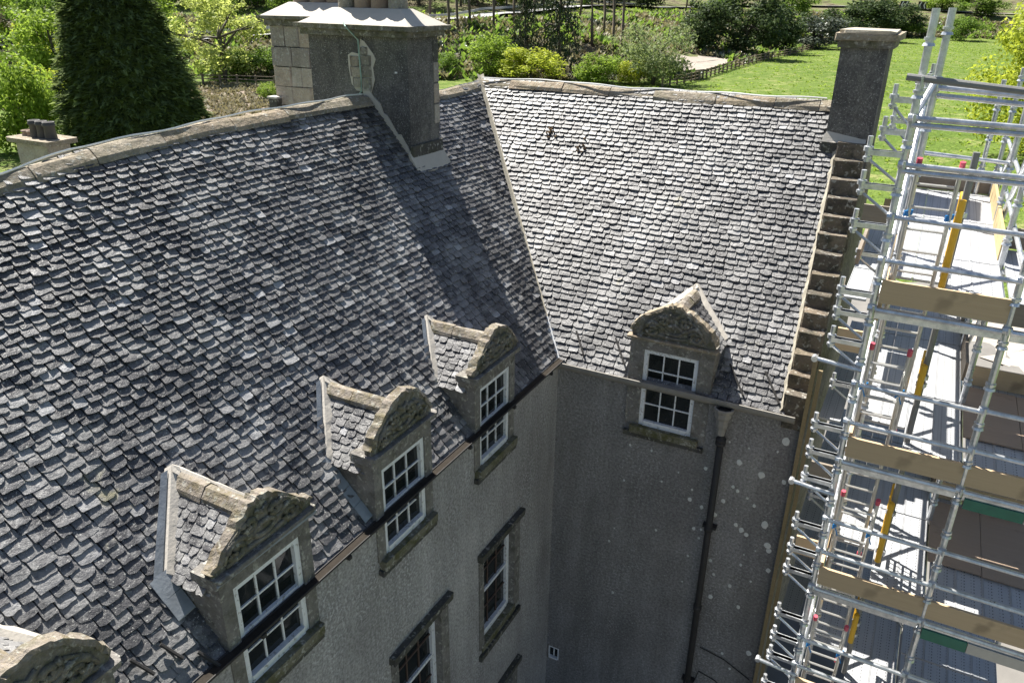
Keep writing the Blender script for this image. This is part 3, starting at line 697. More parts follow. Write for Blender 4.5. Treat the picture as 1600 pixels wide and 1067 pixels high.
    if side == 'L':
        for sg in (-1, 1): b.rough_box((sg*(hw-.02)-.09, -.3, pz-.1), (sg*(hw-.02)+.09, .1, pz+.012), r, .012, .02)
    b.rough_box((-hw-.04, -.06, pz-.045), (hw+.04, .125, pz+.006), r, .008, .015)
    b.v = [tuple(X(*p)) for p in b.v]; b.build('cornice', 'jamb_stone' if side == 'L' else 'ridge_sandstone', dm)
    if style == 'triangle':
        b = MB(); b.rough_box((-.8, -.02, pz-.07), (.80, .13, pz-.043), r, .008, .01); b.v = [tuple(X(*p)) for p in b.v]; b.build('lead_drip', 'lead', dm)
    return dm
dormer(PL, DL[0], 'L', 'round', 0, 21, (-.68, .86)); dormer(PL, DL[1], 'L', 'triangle', 1, 22, (-.68, .86)); dormer(PL, DL[2], 'L', 'round', 2, 23, (-.68, .84)); dormer(PL, DL[3], 'L', 'ogee', 0, 24, (-.72, .86))
dormer(PR, 2.41, 'R', 'arch', 0, 25, (-1.0, .71))
# chimneys ----------------------------------------------------------------------
def pot(parent, x, y, z, r, h, mat, name='chimney_pot'):
    MB().lathe((x, y, z), [(r*1.02, 0), (r, .04), (r*.9, h*.72), (r*1.06, h*.76), (r*1.1, h*.86), (r*.95, h*.9), (r*1.02, h), (r*.8, h), (r*.75, h*.5)], 14).build(name, mat, parent, True)
b = MB(); b.box((-5.86, -.28, 2.2), (-3.37, .80, 6.31)); CH = b.build('chimney', 'dark_stucco', HOUSE)
r = random.Random(31)
MB().rough_box((-5.98, -.40, 6.3), (-3.25, .92, 6.42), r, .012, .03).build('cap_stone', 'carved_stone', CH)
MB().rough_box((-6.08, -.50, 6.41), (-3.14, 1.02, 6.5), r, .014, .03).build('cap_stone', 'carved_stone', CH)
b = MB(); q0 = [(-6.02, -.46, 6.495), (-3.2, -.46, 6.495), (-3.2, .97, 6.495), (-6.02, .97, 6.495)]; q1 = [(-5.45, .06, 6.80), (-3.72, .06, 6.80), (-3.72, .46, 6.80), (-5.45, .46, 6.80)]
b.add(q0+q1, [(0, 1, 5, 4), (1, 2, 6, 5), (2, 3, 7, 6), (3, 0, 4, 7), (4, 5, 6, 7)]); b.build('flaunching', 'mortar', CH)
for x, mt in ((-5.2, 'ashlar'), (-4.78, 'terracotta'), (-4.36, 'terracotta'), (-3.93, 'ashlar')): pot(CH, x, .26, 6.78, .2, 1.0, mt)
PATCH = [(-4.84, 5.92), (-4.73, 5.98), (-4.56, 5.95), (-4.50, 6.24), (-4.40, 6.19), (-4.2, 5.97), (-4.14, 5.86), (-4.22, 5.7), (-4.19, 5.47), (-4.32, 5.15), (-4.46, 5.22), (-4.67, 5.23), (-4.79, 5.36), (-4.84, 5.67)]
b = MB(); b.prism([(x, -.283, z) for x, z in PATCH], (0, -.012, 0)); b.build('mortar_patch', 'mortar', CH)
for i, (x0, z0, x1, z1) in enumerate(((-4.78, 5.72, -4.56, 5.9), (-4.54, 5.74, -4.26, 5.92), (-4.78, 5.5, -4.5, 5.7), (-4.48, 5.52, -4.26, 5.72), (-4.74, 5.3, -4.52, 5.48), (-4.5, 5.26, -4.28, 5.5), (-4.5, 5.94, -4.34, 6.08))):
    MB().rough_box((x0, -.318, z0), (x1, -.28, z1), r, .012, .035).build('exposed_stone', 'exposed_rubble', CH)
b = MB(); top = []; bot = []
for k in range(15):
    t = k/14; x = lerp(-4.5, -3.36, t); z = -x*K1; top.append((x, z+lerp(.24, .2, t)+r.uniform(-.05, .06))); bot.append((x, z-.04))
b.prism([(x, -.281, z) for x, z in bot+top[::-1]], (0, -.03, 0)); b.build('mortar_skirt', 'mortar', CH)
zf = 3.37*K1
b = MB(); b.add([(-3.38, -.36, zf+.2), (-3.38, .86, zf+.2), (-3.16, .9, 3.16*K1+.06), (-3.12, .3, 3.12*K1+.07), (-3.15, -.36, 3.15*K1+.065), (-3.38, -.36, zf-.1), (-3.38, .86, zf-.1), (-3.16, .9, 3.16*K1-.1), (-3.12, .3, 3.12*K1-.1), (-3.15, -.36, 3.15*K1-.1)], [(0, 1, 2, 3, 4), (5, 9, 8, 7, 6), (0, 4, 9, 5), (1, 6, 7, 2), (4, 3, 8, 9), (3, 2, 7, 8)]); b.build('mortar_skirt', 'mortar', CH)
MB().rough_box((-3.40, -.30, 3.6), (-3.31, .84, zf+.32), r, .01, .02).build('foot_ledge', 'dark_stone', CH)
for i in range(4):   # pale quoins on the far corner
    z = 6.2-.42*i; MB().box((-3.372, .62, z-.38), (-3.355, .803, z)).build('quoin', 'ashlar' if i else 'dark_stone', CH)
MB().lathe((-3.66, -.285, 5.62), [(.001, 0), (.028, 0), (.028, .03), (.001, .03)], 8).build('white_cap', 'white_paint', CH)
# right gable chimney
b = MB(); b.box((4.12, 3.70, 3.4), (4.98, 5.10, 6.24)); CR = b.build('chimney', 'dark_stucco', HOUSE)
MB().rough_box((4.05, 3.62, 6.22), (5.07, 5.18, 6.36), r, .012, .02).build('cap_stone', 'carved_stone', CR)
MB().rough_box((3.98, 3.55, 6.355), (5.15, 5.25, 6.48), r, .016, .04).build('cap_stone', 'ridge_sandstone', CR)
b = MB(); b.rough_box((4.06, 3.62, 6.475), (5.06, 5.18, 6.53), r, .02, .1); b.build('flaunching', 'old_mortar', CR)
MB().box((4.955, 3.703, 4.0), (4.995, 3.76, 6.22)).build('corner_strip', 'jamb_stone', CR)
MB().rough_box((4.06, 3.55, 3.95), (4.62, 3.74, 4.42), r, .012, .03).build('skew_block', 'dark_stone', CR)
b = MB(); b.add([(4.05, 3.56, 4.40), (4.14, 3.72, 4.66), (4.14, 3.72, 4.3), (4.9, 3.56, 4.41), (4.9, 3.71, 4.52)], [(0, 1, 2), (0, 3, 4, 1)]); b.build('mortar_skirt', 'mortar', CR)
# second, stone-faced chimney behind the ridge
b = MB(); b.box((-9.58, 2.55, -2), (-7.3, 3.75, 6.32)); C2 = b.build('chimney', 'dark_stucco', HOUSE)
MB().rough_box((-9.70, 2.4, 6.3), (-7.15, 3.9, 6.46), r, .012, .03).build('cap_stone', 'carved_stone', C2)
MB().rough_box((-9.84, 2.26, 6.45), (-7.0, 4.0, 6.53), r, .012, .03).build('cap_stone', 'carved_stone', C2)
b = MB(); b.add([(-9.75, 2.34, 6.525), (-7.1, 2.34, 6.525), (-7.1, 3.9, 6.525), (-9.75, 3.9, 6.525), (-9.25, 2.9, 6.84), (-7.6, 2.9, 6.84), (-7.6, 3.4, 6.84), (-9.25, 3.4, 6.84)], [(0, 1, 5, 4), (1, 2, 6, 5), (2, 3, 7, 6), (3, 0, 4, 7), (4, 5, 6, 7)]); b.build('flaunching', 'mortar', C2)
for x in (-9.0, -8.45, -7.9): pot(C2, x, 3.15, 6.82, .24, 1.0, 'terracotta')
z = 6.28; rw = 0
while z > 3.2:
    hgt = r.uniform(.38, .52); x = -9.62
    while x < -8.25:
        w = r.uniform(.35, .7); x1 = min(x+w, -8.1)
        MB().rough_box((x, 2.49+r.uniform(-.015, .015), z-hgt+.02), (x1-.02, 2.6, z), r, .012, .02).build('ashlar_block', 'ashlar', C2); x = x1
    z -= hgt; rw += 1
b = MB(); b.box((-9.72, 2.3, 2.5), (-9.44, 2.5, 4.50)); b.build('vent_post', 'dark_stone', HOUSE); b = MB(); b.rough_box((-9.76, 2.26, 4.495), (-9.40, 2.54, 4.54), r, .006, .03); b.build('vent_cap', 'mortar', HOUSE)
# small roof straps, lichen
for (x, y, dx, dy) in ((.21, .40, .32, -.31), (1.09, .42, .34, -.33), (3.47, .40, .38, -.36), (4.14, .40, .38, -.36)):
    b = MB(); b.tube(RP(x, y, .12), RP(x+dx, y+dy, .12), .022, 6); b.build('roof_strap', 'cast_iron', ROOF_R)
for (y, x) in ((-9.72, -.35), (-9.45, -.12), (-10.05, -.4), (-10.3, -.3)):
    b = MB(); b.tube(LP(x, y, .14), LP(x+.2, y+.1, .15), .022, 6); b.build('roof_strap', 'cast_iron', ROOF_L)
LI = [(4.76, -0.57, 8), (3.35, -1.62, 4), (3.98, -1.28, 6), (4.43, -1.43, 6), (4.86, -1.45, 5), (3.93, -1.87, 4), (4.03, -1.94, 4), (3.11, -2.46, 5), (3.13, -2.21, 3), (3.37, -2.56, 4), (3.78, -2.26, 5), (3.65, -2.65, 5), (4.39, -2.17, 4), (4.24, -2.04, 3), (4.65, -2.54, 7), (4.1, -2.74, 4), (4.22, -2.83, 5), (4.33, -2.9, 5), (3.27, -3.14, 4), (3.42, -3.11, 3), (3.4, -3.34, 3), (4.77, -3.01, 7), (4.81, -3.12, 6), (3.22, -3.88, 3), (3.7, -3.81, 4), (4.32, -3.68, 3), (4.35, -3.4, 2), (4.87, -3.6, 5), (3.81, -4.14, 3), (4.17, -4.3, 4), (4.57, -4.01, 3), (3.81, -4.75, 5), (4.41, -4.77, 4), (4.79, -5.9, 6), (4.24, -6.17, 4), (4.45, -6.52, 3), (1.73, -1.55, 3), (2.2, -1.55, 3), (1.66, -2.46, 3), (2.48, -2.22, 3), (2.47, -3.48, 3), (1.53, -3.78, 2), (2.81, -1.89, 2), (1.62, -5.58, 3), (1.43, -4.17, 3), (4.12, -0.91, 2), (3.17, -4.6, 2), (3.74, -0.88, 2), (4.65, -0.83, 2), (4.56, -3.22, 2)]
b = MB(); rl = random.Random(9)
for (lx, lz, rad) in LI:      # x, z and size of each lichen spot on the courtyard wall
    p = V((lx, 0, lz)); rr = rad*.0098*rl.uniform(.85, 1.1)
    n = 11; ring = [(p.x+rr*math.cos(6.283*k/n)*rl.uniform(.8, 1.1), -.001, p.z+rr*1.25*math.sin(6.283*k/n)*rl.uniform(.8, 1.1)) for k in range(n)]
    inner = [(p.x+(q[0]-p.x)*.6, -.008, p.z+(q[2]-p.z)*.6) for q in ring]
    b.add(ring+inner, [tuple(range(n, 2*n))]+[(k, (k+1) % n, n+(k+1) % n, n+k) for k in range(n)])
b.build('lichen', 'lichen', HOUSE, kind='stuff')
# cable loop low on the wall
b = MB(); b.path([(4.9, -.03, -6.6), (4.3, -.03, -6.3), (3.75, -.03, -6.2)], .012, 5); b.path([(4.6, -.03, -7.4), (4.2, -.03, -7.0), (3.8, -.03, -6.9), (3.72, -.03, -7.3)], .012, 5); b.build('wall_cable', 'cast_iron', HOUSE)
# white cable along the ridges, green cable down the chimney, moss clumps
r = random.Random(2)
pts = [(-W1+.02+.05*math.sin(y*2.1), y, interp(y, RIDGE_L)+.03+.01*math.sin(y*5)) for y in [-9.4+.25*i for i in range(37)]]
tag(MB().path(pts, .017, 5).build('cable', 'white_cable', None), 'thin pale cable lying along the long left ridge up to the chimney', 'cable', 'cables on the roof')
pts = [(x, W2-.07+.08*math.sin(x*1.7), interp(x, RIDGE_R)+.035+.012*math.sin(x*4)) for x in [-4.3+.25*i for i in range(34)]]
tag(MB().path(pts, .019, 5).build('cable', 'white_cable', None), 'thin white cable lying along the right ridge towards the gable chimney', 'cable', 'cables on the roof')
pts = [(-4.75, -.47, 6.53), (-4.66, -.53, 6.47), (-4.6, -.45, 6.36), (-4.52, -.34, 6.22), (-4.52, -.33, 5.9), (-4.50, -.335, 5.5), (-4.53, -.325, 5.22), (-4.6, -.3, 5.17)]
tag(MB().path(pts, .016, 5).build('cable', 'green_copper', None), 'thin green cable hanging down the dark chimney face over the bare stones', 'cable', 'cables on the roof')
for (x, y, lb) in ((-1.94, 3.46, 'small brown moss clump on the right roof, upper of the two'), (-1.07, 3.25, 'small brown moss clump on the right roof, lower of the two')):
    b = MB(); rr = random.Random(int(x*10))
    for k in range(13):
        p = RP(x+rr.gauss(0, .08), y+rr.gauss(0, .06), .085); b.tube(p, p+V((rr.uniform(-.05, .05), rr.uniform(-.05, .0), rr.uniform(.005, .03))), .024, 5, .01)
    tag(b.build('moss_clump', 'brown_moss', None), lb, 'moss', 'moss clumps on the roof')
# outbuilding whose chimney shows over the ridge
OB = thing('outbuilding', (-20, 5, -10), 'lower rear building of which only its pale chimney with dark pots shows', 'outbuilding')
b = MB(); b.box((-24, 0, -10), (-16, 8, -2.2)); b.build('wall', 'harling', OB)
b = MB(); b.prism([(-24.2, -.2, -2.2), (-24.2, 8.2, -2.2), (-24.2, 4, 1.0)], (8.4, 0, 0)); b.build('roof', 'slate', OB)
b = MB(); b.box((-21.35, 2.15, -1), (-19.65, 2.95, 2.36)); oc = b.build('chimney', 'ashlar', OB)
MB().rough_box((-21.6, 1.98, 2.34), (-19.42, 3.12, 2.50), r, .015, .05).build('cap_stone', 'ridge_sandstone', oc)
for x in (-20.72, -20.34, -19.95): pot(oc, x, 2.55, 2.48, .19, .56, 'black_pot')
for x in (-21.3, -21.02): pot(oc, x, 2.6, 2.48, .18, .18, 'terracotta')

# ------------------------------------------------------------------ scaffold, standing in front of and along the gable
SU = .7946
def SCAF(p): return V((5.7924+(p[0]-5.73)*SU, -2.80+p[1]*SU, 3.4124+(p[2]-2.46)*SU))   # the scaffold's own frame: front standard, top deck
class SB(MB):
    def build(s, *a, **k):
        s.v = [tuple(SCAF(p)) for p in s.v]; return MB.build(s, *a, **k)
SC = thing('scaffold', (7.2, 0, -10), 'silver tube scaffold tower with steel decks and timber toe boards along the gable', 'scaffold')
SX = [5.73, 7.70, 9.67]; SY = [0, 3.3, 6.6, 9.9]; LV = [2.46, -.54, -3.5, -6.45, -9.4]
def std(x, y, z1, z0=-14.4, off=.2):
    b = SB(); b.tube((x, y, z0), (x, y, z1), .058, 10); z = z0+off
    while z < z1-.1:
        b.tube((x, y, z-.03), (x, y, z+.012), .092, 10, .075); b.tube((x, y, z+.05), (x, y, z+.09), .082, 10); z += .74
    b.build('standard', 'galvanised', SC, False)
for ix, x in enumerate(SX):
    for iy, y in enumerate(SY):
        if ix == 2 and iy >= 2: continue
        top = 6.98 if (ix == 0 and iy == 0) else (6.3 if iy == 0 else 5.6)
        if ix == 1 and iy == 3: top = 5.6
        std(x, y, top if ix < 2 or iy == 0 else 4.2, off=.18+.1*iy)
std(5.93, 1.15, 6.98, off=.3); std(7.35, 9.9, 5.3, off=.5)
def tube(a, b_, name='guard_rail', r=.043, mat='galvanised', par=None): return SB().tube(a, b_, r, 8).build(name, mat, par or SC)
def coupler(x, y, z):
    b = SB(); b.tube((x-.07, y-.05, z), (x+.07, y-.05, z), .062, 8); b.tube((x+.02, y-.12, z-.06), (x+.02, y-.12, z+.06), .022, 6); b.build('coupler', 'galvanised', SC)
# front rails, ledgers and couplers
front = [(3.92, 1), (3.2, 1), (.93, 1), (.17, 1), (-1.96, 1), (-2.71, 1), (-4.95, 1), (-5.68, 1), (-7.9, 1), (-8.6, 1)]
for z, full in front:
    for a, c in ((5.73, 7.7), (7.7, 9.67)):
        if z > 3 and a > 7: continue
        tube((a, -.07, z+.0), (c, -.07, z-.03))
    for x in SX[:2]: coupler(x, 0, z)
for z in LV:
    for a, c in ((5.73, 7.7), (7.7, 9.67)):
        b = SB(); b.tube((a+.06, -.06, z-.12), (c-.06, -.06, z-.13), .05, 8); b.box((a+.06, -.09, z-.19), (c-.06, -.02, z-.16)); b.box((a+.06, -.075, z-.27), (c-.06, -.04, z-.19))
        b.build('ledger', 'galvanised', SC)
    for x in SX[:2]: coupler(x, 0, z-.1)
    for iy, y in enumerate(SY[1:]):
        tube((5.73, y, z-.1), (7.7, y, z-.1), 'transom')
        if y < 4: tube((7.7, y, z-.1), (9.67, y, z-.1), 'transom')
    for x in SX: tube((x, 0, z-.1), (x, 9.9 if x < 8 else 4.4, z-.1), 'ledger')
for z in (5.45, 4.75):
    tube((5.73, -.06, z), (7.7, -.06, z-.03)); tube((5.73, -.06, z-.1), (7.7, -.06, z-.12)); coupler(5.73, 0, z); coupler(7.7, 0, z)
tube((5.93, 1.15, 5.80), (7.7, 1.15, 5.72), 'guard_rail'); tube((5.93, 1.15, 5.68), (7.7, 1.15, 5.60), 'guard_rail'); coupler(5.93, 1.15, 5.8)
tube((5.73, 9.9, 3.36), (7.7, 9.9, 3.34)); tube((5.73, 6.6, 3.92), (7.7, 6.6, 3.84))
SB().tube((5.53, -.13, 6.04), (9.9, -.13, 5.72), .052, 10).build('loose_tube', 'dull_tube', SC); coupler(5.73, -.05, 6.0)
for x in (5.73, 7.7):      # long guard rails on both sides of the top deck
    for z in (3.9, 3.2):
        if x > 7: tube((x+.06, 0.1, z), (x+.06, 9.9, z))
# diagonal braces in the side planes
for x, z0 in ((5.80, 2.46), (5.80, -.54), (5.80, -3.5), (5.80, -6.45)): tube((x, .1, z0+.1), (x, 3.2, z0+2.8), 'brace', .046)
for z0 in (-.54, -3.5, 2.46): tube((7.78, 3.2, z0+2.9), (7.78, 6.5, z0), 'brace', .046)
tube((7.78, 6.6, 5.4), (7.78, 9.8, 2.5), 'brace', .05); tube((7.76, 3.3, 5.3), (7.76, 6.5, 2.5), 'brace', .05); tube((9.67, .1, -.4), (7.9, 4.2, -2.9), 'brace', .05); tube((7.8, 4.5, -.5), (9.6, 4.5, -3.2), 'brace', .05)
tube((5.75, .3, 5.45), (5.93, 1.15, 5.95), 'brace', .05)
# hop-up brackets towards the gable
def bracket(y, z, x0=5.2):
    b = SB(); b.box((x0, y-.04, z-.09), (5.70, y+.04, z)); b.box((x0, y-.06, z-.02), (5.70, y+.06, z+.0)); b.build('bracket', 'galvanised', SC)
    b = SB(); b.tube((x0+.03, y, z-.16), (5.70, y, z-.48), .026, 6); b.tube((x0, y, z-.2), (x0, y, z+.2), .04, 8); b.tube((x0, y, z-.03), (x0, y, z+.04), .075, 8); b.tube((x0, y, z-.16), (x0, y, z-.12), .065, 8); b.build('bracket_strut', 'galvanised', SC)
for z in (4.93, 4.40, 3.77, 2.60, 2.22, 1.70, -.02, -.58, -1.17, -2.22, -2.84, -3.36, -4.5, -5.12, -5.66, -6.5): bracket(0, z)
bracket(1.15, 5.62, 5.36); bracket(3.3, 5.02, 5.33); bracket(1.15, 5.1, 5.3)
for z in LV[:3]: bracket(3.3, z-.1)
for z in (1.28, -1.3, -5.85):      # tie tubes
    tube((5.02, -.12, z), (5.78, -.12, z-.06), 'tie_tube', .042); b = SB(); b.tube((5.0, -.17, z), (5.0, -.05, z), .055, 8); b.build('coupler', 'galvanised', SC)
# decks: every steel plank its own piece
deck_me = {}
def plank(x0, y0, L, z, w=.475):
    key = round(L, 2)
    if key not in deck_me:
        b = SB(); b.box((0, 0, -.05), (w-.004, L-.008, 0)); b.box((0, 0, .0005), (.016, L-.008, .012)); b.box((w-.02, 0, .0005), (w-.004, L-.008, .012)); b.v = [(p[0]*SU, p[1]*SU, p[2]*SU) for p in b.v]; deck_me[key] = b.mesh('deck_plank', 'deck_steel')
    link('deck_plank', deck_me[key], SC, SCAF((x0, y0, z)))
for li, z in enumerate(LV[:4]):
    for j in range(4):
        x = 5.77+.478*j; segs = [(.06, 3.2), (3.3, 3.25), (6.6, 3.3)]
        for (y, L) in segs:
            if j < 2 and y < 1:      # ladder trap
                plank(x, 1.62, 1.66, z); continue
            plank(x, y, L, z)
    for (y, L) in ((3.7, 2.2), (5.95, 2.2), (8.2, 2.2)): plank(5.03, y, L, z-1.25)
    for j in range(4):
        for (y, L) in ((.06, 2.2), (2.3, 2.2)):
            if li == 0: continue
            plank(7.78+.478*j, y, L, z-.01)
for j in range(4): plank(7.78+.478*j, .3, 4.3, LV[0]-.01)
plank(5.78, -.0+.06, 1.4, LV[4]); 
# toe boards
def board(a, b_, h, mat='board_wood', th=.06, name='toe_board'):
    a, b_ = V(a), V(b_); d = (b_-a); L = d.length; d.normalize(); n = d.cross(V((0, 0, 1))).normalized()
    m = SB(); m.frame((0, 0, 0), (1, 0, 0), (0, 1, 0), (0, 0, 1), (0, -th/2, 0), (L, th/2, h)); m.v = [(p[0]*SU, p[1]*SU, p[2]*SU) for p in m.v]; me = m.mesh(name, mat)
    o = link(name, me, SC, SCAF(a)); o.rotation_euler = (0, 0, math.atan2(d.y, d.x)); return o
board((5.80, -.02, LV[0]), (7.66, -.02, LV[0]), .40); board((7.72, -.02, LV[0]-.02), (9.8, -.02, LV[0]-.02), .36, 'dark_board')
for z, mt in ((LV[1], 'board_wood'), (LV[2], 'board_wood'), (LV[3], 'board_wood')):
    board((5.80, -.02, z), (7.68, -.02, z), .40, mt); board((7.69, -.015, z-.01), (9.8, -.015, z-.01), .40, mt)
board((5.83, .05, LV[0]-.35), (5.83, 1.6, LV[0]-.1), .5, 'board_wood'); board((5.80, 1.7, LV[0]), (5.80, 3.3, LV[0]), .36)
board((5.85, 9.95, LV[0]), (7.72, 9.95, LV[0]), .46, 'dark_board'); board((7.70, 9.9, LV[0]), (7.68, 3.6, LV[0]), .46, 'new_timber')
board((7.75, 4.62, LV[0]+.02), (9.75, 4.62, LV[0]+.02), .42, 'dark_board')
for z in LV[1:3]: board((7.75, 4.4, z), (9.8, 4.4, z), .44, 'board_wood'); board((7.70, 9.9, z), (7.72, 4.5, z), .44, 'dark_board'); board((5.82, .1, z+.02), (5.82, 1.9, z+.02), .4, 'board_wood')
for z in (3.40, 1.22, -1.62, -3.42): board((5.24, 1.0 if z > 2 else .6, z+.02), (5.68, 1.0 if z > 2 else .6, z+.02), .42, 'dark_board' if z > 2 or z == -1.62 else 'board_wood')
board((5.28, 9.0, LV[0]-.6), (5.6, 9.0, LV[0]-.6), .4); board((5.26, 1.9, LV[0]+.02), (5.24, 4.2, LV[0]+.02), .3, 'dark_board')
b = SB(); b.box((7.8, -.11, LV[1]-.42), (8.7, -.05, LV[1]-.22)); b.build('beam', 'green_paint', SC); b = SB(); b.box((8.71, -.11, LV[1]-.42), (9.9, -.05, LV[1]-.22)); b.build('beam', 'old_steel', SC); b = SB(); b.box((7.75, -.11, LV[2]-.45), (8.5, -.05, LV[2]-.22)); b.build('beam', 'green_paint', SC); b = SB(); b.box((8.51, -.11, LV[2]-.45), (9.9, -.05, LV[2]-.22)); b.build('beam', 'old_steel', SC)
# sheets lying on the second bay
for z, lb in ((LV[1], 'large brown plywood sheet lying on the middle deck of the outer scaffold bay'), (LV[2], 'large brown plywood sheet lying on the lower deck of the outer scaffold bay')):
    b = SB(); b.box((7.72, 1.75, z+.006), (8.7, 4.15, z+.034)); b.box((8.71, 1.72, z+.006), (9.72, 4.12, z+.034)); s = b.build('plywood_sheet', 'plywood', None); tag(s, lb, 'plywood sheet', 'plywood sheets on the scaffold')
# timbers standing at the gable corner
for x, y, z1, lb in ((4.985, -.11, 1.25, 'yellow upright timber at the gable corner, beside the wall'), (5.10, -.10, 1.05, 'upright timber at the gable corner, nearer the scaffold')):
    b = MB(); b.box((x, y-.045, -10), (x+.07, y+.045, z1)); tag(b.build('timber_post', 'post_wood', None), lb, 'timber', 'upright timbers at the gable corner')
# ladders
def ladder(x0, x1, zt, zb, ytop, ybot, label):
    L = thing('ladder', SCAF(((x0+x1)/2, ybot, zb)), label, 'ladder', 'ladders between scaffold lifts')
    for x in (x0, x1):
        b = SB(); b.tube((x, ytop, zt), (x, ybot, zb+.02), .034, 8); s = b.build('stile', 'aluminium', L)
        d = (V((x, ybot, zb))-V((x, ytop, zt))).normalized(); b = SB(); b.tube(V((x, ytop, zt))-d*.03, V((x, ytop, zt))+d*.09, .042, 8); b.build('stile_cap', 'red_plastic', s)
        b = SB(); b.tube((x, ybot, zb+.01), (x, ybot, zb+.1), .045, 8); b.build('foot', 'red_plastic', s)
    n = int((zt-zb)/.37)
    for k in range(1, n):
        t = k/n; y, z = lerp(ybot, ytop, t), lerp(zb, zt, t); SB().tube((x0, y, z), (x1, y, z), .024, 6).build('rung', 'aluminium', L)
    for x in (x0, x1):
        t = (zt-.9-zb)/(zt-zb); y = lerp(ybot, ytop, t); b = SB()
        for k in range(4): b.tube((x-.06, y-.1, zt-.93+.03*k), (x+.06, y+.05, zt-.9+.02*k), .014, 5)
        b.tube((x, y-.08, zt-.93), (x+.05, y-.1, zt-1.05), .012, 5); b.build('lashing', 'blue_rope', L)
ladder(5.95, 6.54, 4.83, -.54, .02, 1.25, 'aluminium ladder with red caps rising highest, through the top deck')
ladder(5.86, 6.45, 1.68, -3.5, .02, 1.25, 'aluminium ladder with red caps rising through the middle deck')
ladder(5.92, 6.52, -1.33, -6.45, .02, 1.25, 'aluminium ladder with red caps rising through the third deck')
ladder(5.92, 6.51, -4.37, -9.4, .02, 1.25, 'lowest aluminium ladder with red caps at the foot of the picture')
def gate(x, y, z0, h, label, polez):
    G = thing('swing_gate', SCAF((x, y, z0)), label, 'safety gate', 'yellow gates by the ladders')
    b = SB(); b.tube((x, y-.02, z0), (x, y-.02, z0+h), .055, 8); b.tube((x, y+.75, z0+.02), (x, y+.75, z0+h-.02), .035, 8); b.tube((x, y, z0+.03), (x, y+.75, z0+.03), .03, 8); b.tube((x, y, z0+h-.04), (x, y+.75, z0+h-.04), .03, 8); b.build('gate_frame', 'yellow_paint', G)
    b = SB()
    for k in range(1, 6): b.box((x-.012, y, z0+h*k/6-.02), (x+.012, y+.75, z0+h*k/6+.02))
    for k in range(1, 5): b.box((x-.008, y+.15*k-.01, z0+.03), (x+.008, y+.15*k+.01, z0+h-.04))
    b.build('gate_mesh', 'yellow_paint', G)
    SB().tube((x+.03, y+.13, polez), (x+.03, y+.13, z0+h+.75), .055, 10).build('gate_post', 'dull_tube', SC)
    for z in (z0+.2, z0+h-.25): SB().tube((x+.02, y+.05, z-.04), (x+.02, y+.05, z+.04), .09, 8).build('coupler', 'galvanised', SC)
gate(6.70, .85, 2.62, 1.5, 'tall yellow swing gate beside the highest ladder', 2.4)
gate(6.79, .85, -3.2, 1.4, 'yellow mesh swing gate beside the middle ladder', -3.45)
gate(6.67, .85, -5.4, .75, 'short yellow swing gate beside the lower ladder', -6.4)
gate(6.75, .85, .55, .6, 'small yellow swing gate just under the second toe board', -.5)

